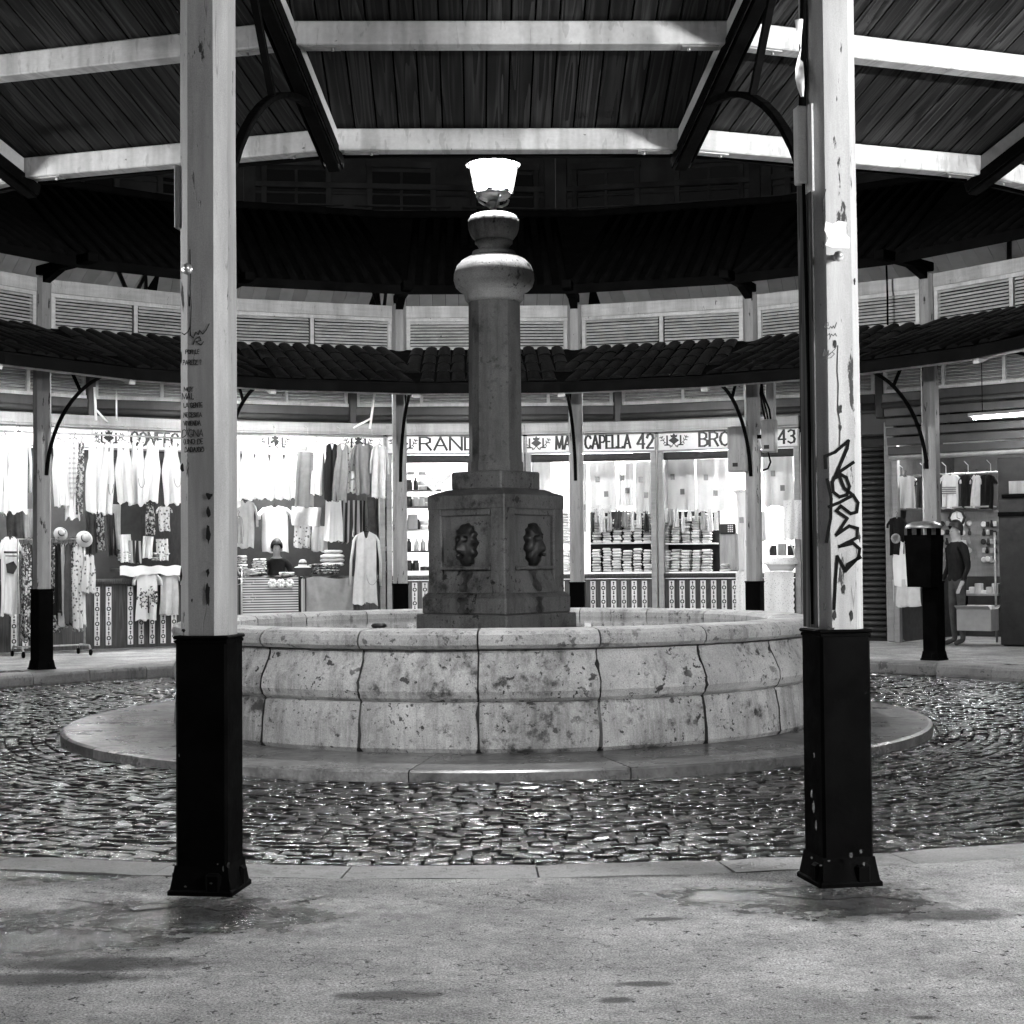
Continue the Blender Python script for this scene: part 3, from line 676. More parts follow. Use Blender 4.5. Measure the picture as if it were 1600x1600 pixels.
# near post with the handwriting
M10 = WM[POST[10].name]
for txt, x, y, h in (('MUY', 288, 612, 7), ('MAL', 285, 624, 9), ('LA GENTE', 287, 637, 7), ('NECESITA', 287, 652, 7), ('VIVIENDA', 287, 665, 7), ('DIGNA', 285, 683, 11), ('(UNO DE', 287, 694, 7.5), ('DADAJOZ)', 289, 706, 7), ('POR LE', 290, 553, 6), ('PARECE ?', 286, 570, 7)):
    p0 = lp(M10, x, y, YF); p1 = lp(M10, x, y-h, YF); hh = p1.z - p0.z; b = MB()
    letters(b, txt, p0.x, p0.z, hh, YF, .0028, None, .16, 1.02*(.98 if len(txt) < 8 else .84), .08, -1, -.0008); b.build('handwritten_line', MAT['pen'], POST[10])
for x0, y0, s_ in ((284, 520, [(0,0),(4,3),(10,-2),(13,-9),(14,4),(18,8),(22,-1),(26,3),(28,-4),(33,2),(38,-4),(43,-14)]), (302, 530, [(0,8),(3,0),(10,-4),(12,2),(4,4),(12,9),(16,4)])):
    pts = [lp(M10, x0+x, y0+y, YF) for x, y in s_]; b = MB(); ribbon(b, [(p.x, p.z) for p in pts], YF, .0034, None, -.0008); b.build('pen_scribble', MAT['pen'], POST[10])
for j, (x, y, a, c) in enumerate(((327,775,6,6),(326,800,4,9),(326,835,4,20),(325,930,4,24),(284,731,4,8),(300,938,2,4),(283,900,2,14),(283,560,2,14),(287,985,4,3),(296,470,2,12),(325,895,3,8))): b = MB(); blob(b, M10, x, y, a, c, YF, 40+j); b.build('paint_chip', MAT['chip'], POST[10])
pts = [lp(M10, x, y, YF) for x, y in ((297,390),(298,430),(297,450),(299,480),(297,525))]; b = MB(); ribbon(b, [(p.x, p.z) for p in pts], YF, .0028, None, -.0008); b.build('paint_crack', MAT['chip'], POST[10])
c = lp(M10, 297, 423, YF); b = MB(); b.tube([(c.x, SA, c.z), (c.x, SA+.05, c.z+.004)], .012, 8); b.lathe([(.021, 0), (.022, .008), (.0, .01)], 8, M=T((c.x, SA+.03, c.z)) @ RX(R_(-90))); b.build('bolt', MAT['galv'], POST[10])
c = lp(M10, 269, 310, SA-.06); b = MB(); b.box(SA+.012, .03, c.z, .022, .06, .24, .004); b.build('conduit_box', MAT['paint_light'], POST[10])
MAT['worn'] = plain('worn_primer', .07, .8, .8, 60, .5, 90, .1)
for k_, lst in ((9, ((1268,1240,3,12),(1271,1262,4,20),(1275,1290,3,14),(1268,1340,4,4),(1282,1352,5,3),(1330,1336,6,8),(1345,1330,4,7),(1295,1345,6,3),(1350,1350,4,6),(1272,1180,2,9))), (10, ((357,1352,4,9),(349,1358,3,10),(272,1352,6,3),(340,1350,3,3),(290,1385,5,3),(330,1380,6,3),(280,1180,2,6)))):
    for j, (x, y, a, c) in enumerate(lst):
        b = MB(); blob(b, WM[POST[k_].name], x, y, a*.5, c*.6, .1008 if y < 1310 else .124, 80+j, 17); b.build('worn_spot', MAT['worn'], POST[k_])
# worn patches of concrete round the feet of the two near posts
for i, sx in ((9, .42), (10, .50)):
    rq = random.Random(i); c = frame(pphi(i), RP).translation; n = 28
    vs = [(c.x + sx*math.cos(2*math.pi*k/n)*rq.uniform(.72, 1.12), c.y - .06 + .30*math.sin(2*math.pi*k/n)*rq.uniform(.72, 1.12), .0025) for k in range(n)]
    MB().add(vs, [tuple(range(n))]).build('concrete_patch', MAT['concrete'], walk)

# ---------------------------------------------------------------- lower canopy roof: rafters, purlins, planks above our heads, tiles on the far side
TN = math.tan(STEP/2); YE, ZE, SL = 5.71, 3.432, .352          # eave line (plank underside)
YW = RP*math.cos(STEP/2)
bayphi = lambda i: pphi(i) + STEP/2                             # bay i lies between post i and post i+1
zr = lambda y: ZE + SL*(y - YE)
roof = thing('canopy_roof', 'timber ring canopy with plank ceiling and dark tiles sloping down towards the fountain', 'canopy', T((0, 0, 0)))
ang = math.atan(SL)
for i in range(NP):
    Mx = frame(bayphi(i), 0)
    near = 7 <= i % NP <= 11
    b = MB(); y0, y1 = YE - .09, YW + .1; th = .03
    z0, z1 = zr(y0) + .022, zr(y1) + .022
    vs = [(-y0*TN, y0, z0), (y0*TN, y0, z0), (y1*TN, y1, z1), (-y1*TN, y1, z1)]; vs += [(x, y, z+th) for x, y, z in vs]
    b.add(vs, [(3,2,1,0),(4,5,6,7),(0,1,5,4),(1,2,6,5),(2,3,7,6),(3,0,4,7)]); b.build('roof_deck', MAT['roofdark'], roof, Mx)
    # purlins: eave and middle
    for yy in ([YE, YE + .78, YE+1.5] if near else [YE]):
        b = MB(); h = .108; d = .10; zt = zr(yy) + .0; hw0 = yy*TN - .012
        b.box(0, yy - d/2, zt - h/2 - .012, 2*hw0, d, h, .006); b.build('purlin', MAT['paint_purlin'], roof, Mx)
        if near:
            for e in (-1, 1):
                b = MB(); b.box(e*(hw0-.15), yy-d/2, zt-h-.0155, .17, .06, .006, .001); b.tube([(e*(hw0-.2), yy-d/2, zt-h-.015), (e*(hw0-.2), yy-d/2, zt-h-.028)], .008, 6); b.build('joint_strap', MAT['galv'], roof, Mx)
    b = MB(); b.box(0, YE - .165, zr(YE) - .065, 2*(YE-.165)*TN, .022, .11, .003); b.build('fascia_board', MAT['roofdark'], roof, Mx)
    if near:
        pw = .1105; n = int(YW*TN/pw) + 1
        for k in range(-n, n):
            x0, x1 = k*pw + .0045, (k+1)*pw - .0045
            def line(x): return max(YE - .08, abs(x)/TN)
            ya, yb, y1 = line(x0), line(x1), YW
            if min(ya, yb) > y1 - .05: continue
            ya, yb = min(ya, y1), min(yb, y1); th = .02
            vs = [(x0, ya, zr(ya)), (x1, yb, zr(yb)), (x1, y1, zr(y1)), (x0, y1, zr(y1))]; vs += [(x, y, z+th) for x, y, z in vs]
            MB().add(vs, [(3,2,1,0),(4,5,6,7),(0,1,5,4),(1,2,6,5),(2,3,7,6),(3,0,4,7)]).build('roof_plank', MAT['plank'], roof, Mx)
for i in range(NP):                                             # hip rafters over the posts
    Mx = frame(pphi(i), 0); r0, r1 = 5.66, 7.56; sl = SL*math.cos(STEP/2)
    zc = lambda r_: ZE + sl*(r_ - YE/math.cos(STEP/2))
    L = math.hypot(r1-r0, sl*(r1-r0)); a = math.atan(sl)
    b = MB(); b.box(0, 0, 0, .085, L, .12, .006, T((0, (r0+r1)/2, zc((r0+r1)/2) - .072)) @ RX(a)); b.build('rafter', MAT['paint_purlin'], roof, Mx)
    if 6 <= i % NP <= 12:  # black rib, and added side plates that stand in for the dark rafter flanks
        b = MB(); b.box(0, 0, 0, .062, L, .03, .004, T((0, (r0+r1)/2, zc((r0+r1)/2) - .150)) @ RX(a))
        b.box((.047 if i % NP >= 10 else -.047), 0, 0, .008, L, .11, .002, T((0, (r0+r1)/2, zc((r0+r1)/2) - .10)) @ RX(a)); b.box((-.047 if i % NP >= 10 else .047), 0, 0, .008, L, .06, .002, T((0, (r0+r1)/2, zc((r0+r1)/2) - .125)) @ RX(a)); b.build('rafter_dark_plate', MAT['iron'], roof, Mx)
# barrel tiles on the visible far slope
def tile_mesh():
    b = MB(); n = 6; L = .53
    def f(u, v): a = math.pi*u; r_ = .088 - .012*v; return (-r_*math.cos(a), L*(v-.5), r_*math.sin(a)*.42 + .010*(1-v))
    b.grid(f, n, 1); 
    b.add([f(k/n, 0) for k in range(n+1)], [tuple(range(n+1))])
    return b.mesh('roof_tile', MAT['tile'])
tm = tile_mesh(); rq = random.Random(11)
for i in range(-4, 4):
    Mx = frame(bayphi(i), 0)
    for row in range(4):
        yc = YE - .11 + .26 + row*.47
        n = int((yc-.2)*TN/.19)
        for k in range(-n, n+1):
            Mt = T((k*.19 + rq.uniform(-.008, .008), yc + rq.uniform(-.02, .02), zr(yc) + .06)) @ RX(ang + rq.uniform(-.02, .02)) @ RZ(rq.uniform(-.03, .03))
            px, py, d = proj((Mx @ Mt).translation)
            if -15 < px < 1615: put('roof_tile', tm, roof, Mx @ Mt)
    # ragged mortar line along the eave
rq = random.Random(4)
# ---------------------------------------------------------------- clerestory of louvres above the lower roof
mo = mat_paint('clerestory_paint', .62, amt=.67, vscale=(.8, 6, 6))
for i in range(-4, 4):
    Mx = frame(bayphi(i), YW); hw = YW*TN - .10
    o = thing('louvre_panel', {-4: 'louvred clerestory bay at the far end beyond the clothes racks', -3: 'louvred clerestory bay above the clothes racks, next to the handwriting post', -2: 'louvred clerestory bay directly above the clothes stall, right of the handwriting post',
        -1: 'louvred clerestory bay behind the fountain column', 0: 'louvred clerestory bay just right of the fountain column', 1: 'louvred clerestory bay partly hidden by the graffiti post', 2: 'louvred clerestory bay with a hanging cable, right of the graffiti post', 3: 'louvred clerestory bay above the fluorescent tube'}[i], 'louvre', Mx, 'louvred clerestory bays')
    b = MB(); b.box(0, 0, 4.635, 2*hw, .07, .165, .006); b.build('head_board', mo, o)
    b = MB(); z0, z1 = 4.09, 4.552
    b.box(0, 0, z0+.025, 2*hw, .05, .05, .004); b.box(0, 0, z1-.025, 2*hw, .05, .05, .004)
    for x in (-hw+.03, hw-.03, 0): b.box(x, 0, (z0+z1)/2, .055, .052, z1-z0-.101, .004)
    b.build('louvre_frame', MAT['paint_louvre'], o)
    if i == -4 : sm = None
    if i == -4:
        slw = hw - .0855; b = MB(); b.box(0, 0, 0, slw, .040, .010, .002, RX(R_(40))); sm = b.mesh('slat', MAT['paint_louvre'])
    rs = random.Random(i)
    for s_ in (-1, 1):
        for k in range(9):
            put('slat', sm, o, T((s_*hw/2, .0, z0 + .062 + k*.0415)) @ RY(rs.gauss(0, .002)) @ RX(rs.gauss(0, .05)))
    MB().box(0, .05, (z0+z1)/2, 2*hw-.1, .01, z1-z0-.06).build('backing_board', MAT['dark'], o)
# hanging cable on the bay right of the graffiti post
a_ = on_r(1385, 415, 7.4); b_ = on_r(1387, 508, 7.4)
tag(MB().tube([a_, (a_+b_)/2 + Vector((.005, 0, 0)), b_], .012, 6).build('hanging_cable', MAT['iron']), 'short black cable hanging in front of the louvres by the graffiti post', 'cable')
# ---------------------------------------------------------------- upper roof
up = thing('upper_roof', 'dark upper ring roof above the louvres, pale boards on its inner underside', 'roof', T((0, 0, 0)))
UE, UZ, UR, UZR, UO, UZO = 6.70, 4.77, 9.25, 6.24, 12.6, 4.45
for i in range(NP):
    Mx = frame(bayphi(i), 0)
    for nm, y0, z0, y1, z1 in (('roof_slope', UE, UZ, UR, UZR), ('roof_slope', UR, UZR, UO, UZO)):
        vs = [(-y0*TN, y0, z0), (y0*TN, y0, z0), (y1*TN, y1, z1), (-y1*TN, y1, z1)]; vs += [(x, y, z+.07) for x, y, z in vs]
        MB().add(vs, [(3,2,1,0),(4,5,6,7),(0,1,5,4),(1,2,6,5),(2,3,7,6),(3,0,4,7)]).build(nm, MAT['roofdark'], up, Mx)
    if i in (16, 17, 18, 19, 0, 1, 2, 3):
        b = MB(); b.box(0, UE-.012, UZ+.02, 2*UE*TN, .022, .12, .004); b.build('eave_board', MAT['roofdark'], up, Mx)
        k = 0; pw = .205; n = int(12.4*TN/pw) + 1; sl = (UZO-UZR)/(UO-UR)
        for k in range(-n, n):
            x0, x1 = k*pw + .003, (k+1)*pw - .003; y0 = max(UR+.3, abs(x0)/TN, abs(x1)/TN); y1 = UO - .1
            if y0 > y1 - .3: continue
            zz = lambda y: UZR + sl*(y-UR)
            px, py, d = proj(Mx @ Vector(((x0+x1)/2, 11.0, zz(11.0))))
            if not -60 < px < 1660: continue
            vs = [(x0, y0, zz(y0)-.028), (x1, y0, zz(y0)-.028), (x1, y1, zz(y1)-.028), (x0, y1, zz(y1)-.028)]; vs += [(x, y, z+.018) for x, y, z in vs]
            MB().add(vs, [(3,2,1,0),(4,5,6,7),(0,1,5,4),(1,2,6,5),(2,3,7,6),(3,0,4,7)]).build('ceiling_board', MAT['board'], up, Mx)
        b = MB(); n = int(UE*TN/.2)
        for k in range(-n, n+1): b.tube([(k*.2, UE, UZ+.075), (k*.2, UR-.1, UZR-.0)], .06, 6)
        MB().box(0, UR, UZR+.09, 2*UR*TN, .3, .1, .02).build('ridge_cap', MAT['roofdark'], up, Mx)
        b.build('roof_tiles', MAT['roofdark'], up, Mx, kind='stuff')
for x0, y0, x1, y1 in ((198, 450, 182, 425), (215, 450, 232, 425), (228, 450, 226, 425), (592, 478, 580, 455), (600, 478, 604, 455), (1577, 405, 1577, 380)):
    MB().tube([on_r(x0, y0+4, 8.3), on_r(x1, y1-8, 8.3)], .03, 4).build('roof_strut', MAT['darkpaint'], up)

# ---------------------------------------------------------------- houses behind the market ring
def house(px0, px1, label, seed, nw):
    r = 15.2; a0, a1 = phi_of(px0, 300, r), phi_of(px1, 300, r); mid, hf = (a0+a1)/2, (a1-a0)/2
    Mx = frame(mid, r*math.cos(hf)); hw = r*math.sin(hf); o = thing('old_house', label, 'house', Mx, 'old houses behind the market')
    MB().box(0, .3, 6, 2*hw-.04, .6, 12).build('wall', MAT['facade'], o); rq = random.Random(seed)
    b = MB(); b.box(0, -.03, 8.12, 2*hw-.06, .12, .10, .01); b.box(0, -.03, 7.4, 2*hw-.06, .08, .08, .01); b.box(0, -.02, 7.98, 2*hw-.06, .05, .04, .01); b.build('string_course', MAT['facade'], o)
    MB().box(0, -.1, 11.9, 2*hw+.1, .5, .25, .02).build('cornice', MAT['facade'], o)
    for k in range(nw):
        x = -hw + 2*hw*(k+.5)/nw
        for z in (3.4, 6.6, 9.6):
            wn = MB(); 
            for e in (-1, 1): wn.box(e*.58, -.03, z+.9, .10, .10, 2.0, .01)
            wn.box(0, -.03, z+1.93, 1.3, .12, .12, .01); wn.box(0, -.02, z+.9, .05, .05, 1.8)
            f = wn.build('window', MAT['facade'], o, T((x, 0, 0))); MB().box(0, -.006, z+.9, 1.06, .012, 1.8).build('pane', MAT['glass'], f)
        b = MB(); b.box(x, -.35, 6.5, 1.7, .7, .1, .01)
        for j in range(12): b.tube([(x-.8+j*.145, -.68, 6.55), (x-.8+j*.145, -.68, 7.5)], .012, 4)
        b.box(x, -.68, 7.52, 1.7, .05, .05, .01); b.box(x, -.68, 7.62, 1.7, .05, .03, .005); b.build('balcony', MAT['facade'], o)
    for e in (-1, 1): MB().box(e*(hw-.12), -.05, 6, .2, .1, 11.8, .01).build('pilaster', MAT['facade'], o)
house(-150, 380, 'dim old house facade behind the market, above the clothes stall', 1, 3)
house(380, 868, 'dim old house facade behind the lantern', 2, 3)
house(868, 1190, 'dim old house facade just right of the lantern', 3, 2)
house(1190, 1800, 'dim old house facade behind the graffiti post', 4, 3)

# ---------------------------------------------------------------- market stalls
RS = 11.2
tsm = None
def tile_strip():
    global tsm
    if tsm is None:
        b = MB(); b.box(0, 0, .43, .082, .014, .86, .002)
        for k in range(4):
            z = .86 - .11 - k*.215; n = 12
            vs = [(r_*math.cos(2*math.pi*j/n), -.0078, z + r_*math.sin(2*math.pi*j/n)) for r_ in (.034, .017) for j in range(n)]
            b.add(vs, [(j, (j+1) % n, n+(j+1) % n, n+j) for j in range(n)], mi=1)
            for zz, q in ((z+.055, .012), (z-.055, .012), (z+.083, .016), (z-.083, .016)):
                b.add([(-q, -.0078, zz), (0, -.0078, zz-q*1.3), (q, -.0078, zz), (0, -.0078, zz+q*1.3)], [(0,1,2,3)], mi=1)
        tsm = b.mesh('tile_strip', [MAT['tilewhite'], MAT['black']])
    return tsm
def stall(px0, px1, label, short, counter=True, strips=(), lit=1.0, back='white', depth=2.1, beam_drop=0.0):
    a0, a1 = phi_of(px0, 690, RS), phi_of(px1, 690, RS); mid, hf = (a0+a1)/2, (a1-a0)/2
    Mx = frame(mid, RS*math.cos(hf)); hw = RS*math.sin(hf); o = thing('market_stall', label, 'stall', Mx, 'market stalls round the ring')
    bm = {'white': MAT['white'], 'grey': MAT['midpaint'], 'dark': MAT['dark']}[back]
    MB().box(0, depth, 1.6, 2*hw-.03, .04, 3.2).build('back_wall', bm, o)
    for e in (-1, 1):
        MB().box(e*(hw-.022), depth/2+.1, 1.6, .03, depth-.25, 3.2).build('side_wall', bm, o)
        MB().box(e*(hw-.055), .03, 1.48, .09, .10, 2.96, .008).build('corner_pillar', MAT['midpaint'], o)
    MB().box(0, depth/2+.08, 3.0, 2*hw-.07, depth-.12, .03).build('stall_ceiling', bm, o)
    b = MB(); b.box(0, -.02, 3.36, 2*hw-.01, .16, .15, .008); b.box(0, -.05, 3.27, 2*hw-.01, .10, .025, .004); b.build('fascia_beam', MAT['midpaint'], o)
    b = MB(); b.box(0, .0, 2.965, 2*hw-.02, .09, .025, .004)
    for e in (-1, 1): b.box(e*(hw-.02), .0, 3.11, .025, .09, .262, .003)
    b.build('sign_frame', MAT['midpaint'], o)
    sb = MB().box(0, .012, 3.115, 2*hw-.066, .04, .272).build('sign_board', MAT['sign'], o)
    b = MB(); b.box(0, .06, 2.885, 2*hw-.21, .06, .12, .004); b.box(0, .03, 2.855, 2*hw-.21, .03, .02, .003); b.build('valance', MAT['dark'], o)
    if counter:
        MB().box(0, .06, .49, 2*hw-.2, .08, .94, .004).build('counter_front', MAT['woodbrown'], o)
        b = MB(); b.box(0, .17, 1.02, 2*hw-.2, .44, .045, .006); b.box(0, .0, .985, 2*hw-.2, .05, .03, .004); b.build('counter_top', MAT['woodbrown'], o)
        for px in strips:
            p = lp(Mx, px, 925, .0)
            if abs(p.x) < hw - .16: put('tile_strip', tile_strip(), o, T((p.x, .010, .07)))
    if lit > 0:
        lt = thing('tube_lamp', 'assumed lit fluorescent tube inside the ' + short, 'lamp', Mx @ T((0, .75, 2.93)), 'assumed fluorescent tubes inside the stalls')  # tube assumed from the bright stall interior, itself unseen
        MB().box(0, 0, .03, 1.3, .09, .035, .004).build('housing', MAT['white'], lt)
        MB().tube([(-.6, 0, -.01), (.6, 0, -.01)], .02, 6).build('tube', emis('assumed_tube_lit', STALL_TUBE*lit) if lit != 1.0 else MAT['tube_assumed'], lt)
    return o, Mx, hw
def emblem(b, x, z, s, y):
    """city arms: crowned diamond shield between two letters L and two laurel sprigs"""
    b.add([(x-.36*s, y, z), (x, y, z-.27*s), (x+.36*s, y, z), (x, y, z+.27*s)], [(0,1,2,3)])
    b.add([(x-.2*s, y-.0004, z+.2*s), (x+.2*s, y-.0004, z+.2*s), (x+.25*s, y-.0004, z+.40*s), (x+.12*s, y-.0004, z+.34*s), (x, y-.0004, z+.48*s), (x-.12*s, y-.0004, z+.34*s), (x-.25*s, y-.0004, z+.40*s)], [tuple(range(7))])
    for e in (-1, 1):
        ribbon(b, [(x+e*.46*s, z+.3*s), (x+e*.46*s, z-.28*s)], y, .11*s); ribbon(b, [(x+e*.36*s, z-.30*s), (x+e*.62*s, z-.30*s)], y, .09*s)
        ribbon(b, [(x+e*.10*s, z-.40*s), (x+e*.5*s, z-.20*s), (x+e*.78*s, z+.05*s), (x+e*.88*s, z+.32*s)], y, .035*s)
        for q in ((.62,-.1,.70,-.22),(.7,-.02,.66,.14),(.76,.04,.90,.0),(.82,.15,.74,.30),(.84,.2,.97,.2),(.3,-.3,.24,-.45)):
            ribbon(b, [(x+e*q[0]*s, z+q[1]*s), (x+e*q[2]*s, z+q[3]*s)], y, .06*s)
        ribbon(b, [(x, z-.2*s), (x+e*.2*s, z-.44*s)], y, .05*s)
def sign_text(o, Mx, items, emb=()):
    y = -.0085
    for txt, px0, px1, h in items:
        p0, p1 = lp(Mx, px0, 702, y), lp(Mx, px1, 702, y); hh = h; b = MB()
        wd = sum((.45 if c == ' ' else G[c][0] + .16) for c in txt) - .16
        letters(b, txt, p0.x, 3.125 - hh/2, hh, y, hh*.19, hh*.12, .16, (p1.x-p0.x)/(wd*hh), t=.002); b.build('sign_word', MAT['black'], o)
    for px, s in emb:
        p = lp(Mx, px, 694, y); b = MB(); emblem(b, p.x, 3.125, s, y - .0012); b.build('sign_emblem', MAT['black'], o)
st_l1, ML1, HL1 = stall(-70, 300, 'clothes stall with wheeled rack before it, left of the handwriting post', 'clothes stall behind the wheeled rack', strips=[22, 40] + [152, 170, 204, 221, 238, 255, 272], back='dark', lit=1.0)
st_l2, ML2, HL2 = stall(300, 602, 'clothes stall with hanging aprons and a striped rug on its counter', 'clothes stall with the striped rug', strips=(), back='dark', lit=1.0)
st_c1, MC1, HC1 = stall(602, 820, 'stall with jar shelves behind the fountain pedestal', 'stall with jar shelves', strips=[612, 628] + [648, 664, 680, 696, 800, 812], back='white')
st_c2, MC2, HC2 = stall(820, 1026, 'linen stall numbered 42, just right of the fountain pedestal', 'linen stall just right of the pedestal', strips=[830 + 16.1*k for k in range(13)], back='white')
st_c3, MC3, HC3 = stall(1026, 1250, 'linen stall numbered 43 behind the grey electric cabinets', 'linen stall behind the electric cabinets', strips=[1033 + 16.4*k for k in range(8)], back='white')
sign_text(st_c1, MC1, [('RANDO', 656, 768, .20)], [(630, .235)])
sign_text(st_c2, MC2, [('MARI CAPELLA', 869, 985, .20), ('42', 996, 1021, .22)], [(838, .235)])
sign_text(st_c3, MC3, [('BRO', 1093, 1140, .21), ('43', 1216, 1242, .2)], [(1053, .235)])
sign_text(st_l1, ML1, [('CONFEC', 205, 278, .20)], [(170, .235)])
sign_text(st_l2, ML2, [], [(560, .235), (430, .235)])
a0, a1 = phi_of(1392, 690, RS), phi_of(1640, 690, RS)
st_r, MR, HR = stall(1392, 1640, 'souvenir stall with hanging T-shirts beyond the litter bin', 'souvenir stall', counter=False, back='dark', lit=.6, depth=2.4)
for ch in list(st_r.children):
    if ch.name.split('.')[0] in ('sign_board', 'sign_frame', 'fascia_beam', 'valance'): bpy.data.objects.remove(ch)
b = MB()
for k in range(5): b.box(0, -.1-.03*k, 2.83+.14*k, 2*HR, .05, .12, .01)
b.build('slatted_awning', MAT['darkpaint'], st_r); MB().tube([(-HR, -.05, 2.74), (HR, -.05, 2.74)], .045, 10).build('shutter_roller', MAT['midpaint'], st_r)
# passage with a half-lowered corrugated shutter between the two right-hand stalls
a0, a1 = phi_of(1252, 690, RS), phi_of(1390, 690, RS); MP = frame((a0+a1)/2, RS*math.cos((a1-a0)/2)+.3); hp = RS*math.sin((a1-a0)/2)
sh = thing('closed_stall', 'closed stall with dark corrugated shutter between two lit stalls', 'stall', MP)
b = MB()
for k in range(34): b.tube([(-hp+.05, 0, .1+k*.085), (hp-.12, 0, .1+k*.085)], .034, 6)
b.build('corrugated_shutter', MAT['darkpaint'], sh); MB().box(0, .12, 1.6, 2*hp, .1, 3.2).build('back_panel', MAT['dark'], sh)
MB().box(hp-.05, -.06, 1.65, .16, .16, 3.3, .02).build('door_post', MAT['midpaint'], sh)
MB().box(-hp+.07, -.04, 1.65, .12, .12, 3.3, .02).build('door_post', MAT['midpaint'], sh)
MB().box(0, -.03, 3.3, 2*hp, .14, .4, .02).build('shutter_box', MAT['darkpaint'], sh)

# awning boxes, rear louvres and dark posts above the stalls
for j, (p0, p1, lb) in enumerate(((-260, 140, 'rear louvre bay above the clothes racks'), (140, 550, 'rear louvre bay above the hanging aprons'), (550, 965, 'rear louvre bay behind the fountain column'), (965, 1375, 'rear louvre bay above the linen stalls'), (1375, 1790, 'rear louvre bay above the souvenir stall'))):
    a0, a1 = phi_of(p0, 640, RS+.15), phi_of(p1, 640, RS+.15); hf = (a1-a0)/2; Mx = frame((a0+a1)/2, (RS+.15)*math.cos(hf)); hw = (RS+.15)*math.sin(hf)
    o = thing('rear_louvre', lb, 'louvre', Mx, 'rear louvre bays above the stalls')
    b = MB(); z0, z1 = 3.74, 4.3
    b.box(0, 0, z0, 2*hw-.12, .06, .05); b.box(0, 0, z1, 2*hw-.12, .06, .05)
    for k in range(5): b.box((-hw+.1) + (2*hw-.2)*k/4, 0, (z0+z1)/2, .05, .062, z1-z0-.05)
    b.build('louvre_frame', MAT['paint_louvre'], o)
    for k in range(11): MB().box(0, .01, 0, 2*hw-.14, .05, .009, 0, RX(R_(38))).build('slat', MAT['paint_louvre'], o, T((0, 0, z0+.045+k*.047)))
    MB().box(0, .06, 4.0, 2*hw-.12, .01, .6).build('backing_board', MAT['midpaint'], o)
    b = MB(); b.box(0, -.02, 3.64, 2*hw-.12, .10, .14, .01); b.tube([(-hw+.07, -.05, 3.53), (hw-.07, -.05, 3.53)], .055, 10); b.box(0, .02, 3.46, 2*hw-.12, .06, .05, .01); b.build('awning_roller', MAT['darkpaint'], o)
    MB().box(hw, -.02, 3.85, .12, .14, 1.0, .01).build('dark_post', MAT['darkpaint'], o)
    MB().box(0, .5, 4.9, 2*hw, .05, 1.0).build('upper_panel', MAT['dark'], o)

# ---------------------------------------------------------------- goods
def garment_mesh(w, h, kind, mats, seed, pocket=False):
    rq = random.Random(seed); b = MB(); nu, nv = 14, 14; th = .035
    nk = {'apron': .42, 'vest': .36, 'shirt': .28, 'tee': .26, 'coat': .24, 'trousers': .0, 'panel': .0}[kind]; nd = {'apron': .17, 'vest': .13, 'shirt': .06, 'tee': .05, 'coat': .10}.get(kind, 0)
    def hwf(v):
        if kind == 'apron': return (.60 + .06*v/.2 if v < .2 else .66 + .34*min(1, (v-.2)/.25)) if v < .45 else 1.0 + .02*math.sin(v*5)
        if kind == 'vest': return .72 + .06*v if v < .22 else .78 + .22*min(1, (v-.22)/.2)
        if kind in ('shirt', 'tee'): return .80 + .0*v if v < .3 else .80 + .05*(v-.3)
        if kind == 'coat': return .70 + .10*v if v < .5 else .75 + .15*(v-.5)*2
        if kind == 'trousers': return .8 + .2*v
        return 1.0
    ph = rq.uniform(0, 6); k1, k2 = rq.uniform(4, 7), rq.uniform(9, 13)
    def pt(u, v, side):
        uu = 2*u - 1; top = 0.0
        if nk and abs(uu) < nk: top = -nd*h*math.sqrt(1-(uu/nk)**2)
        elif nk: top = -.05*h*(abs(uu)-nk)/(1-nk)
        z = top + (-h - top)*v
        x = uu*hwf(v)*w/2 + .006*math.sin(6*v+ph)*w*4*v
        fold = (.03*math.sin(k1*uu + ph + 1.2*v) + .016*math.sin(k2*uu + 2*ph))*(.25 + v)
        y = side*(th*math.sqrt(max(0, 1-uu*uu))*(.5+.5*v) + .004) + fold
        z += (.02*math.sin(k1*uu+ph) + .012*math.sin(k2*uu+1))*v*h
        return (x, y, z)
    for side in (-1, 1): b.grid(lambda u, v, s=side: pt(u, v, s), nu, nv)
    if kind in ('shirt', 'tee', 'coat'):
        L = {'shirt': .42, 'tee': .16, 'coat': .62}[kind]
        for e in (-1, 1):
            sw = w*.5*.80
            b.tube([(e*sw*.82, 0, -.06*h), (e*(sw*1.02+.02*w), 0, -.13*h), (e*(sw*1.18+.05*w), -.01, -(.13+L*.45)*h), (e*(sw*1.22+.05*w), -.015, -(.13+L)*h)], [.085*w, .12*w, .11*w, .10*w] if kind != 'tee' else [.09*w, .13*w, .13*w, .125*w], 8, flat=.45)
        if kind == 'coat': ribbon(b, [(0, -nd*h), (0, -h)], -th-.012, .005, None, .003)
    return b
def hanger_mesh(w):
    b = MB(); b.tube([(-w*.34, 0, -.05), (0, 0, .0), (w*.34, 0, -.05)], .006, 4)
    b.tube([(0, 0, 0), (0, 0, .035), (.018, 0, .06), (.0, 0, .08), (-.015, 0, .065)], .0035, 4); return b
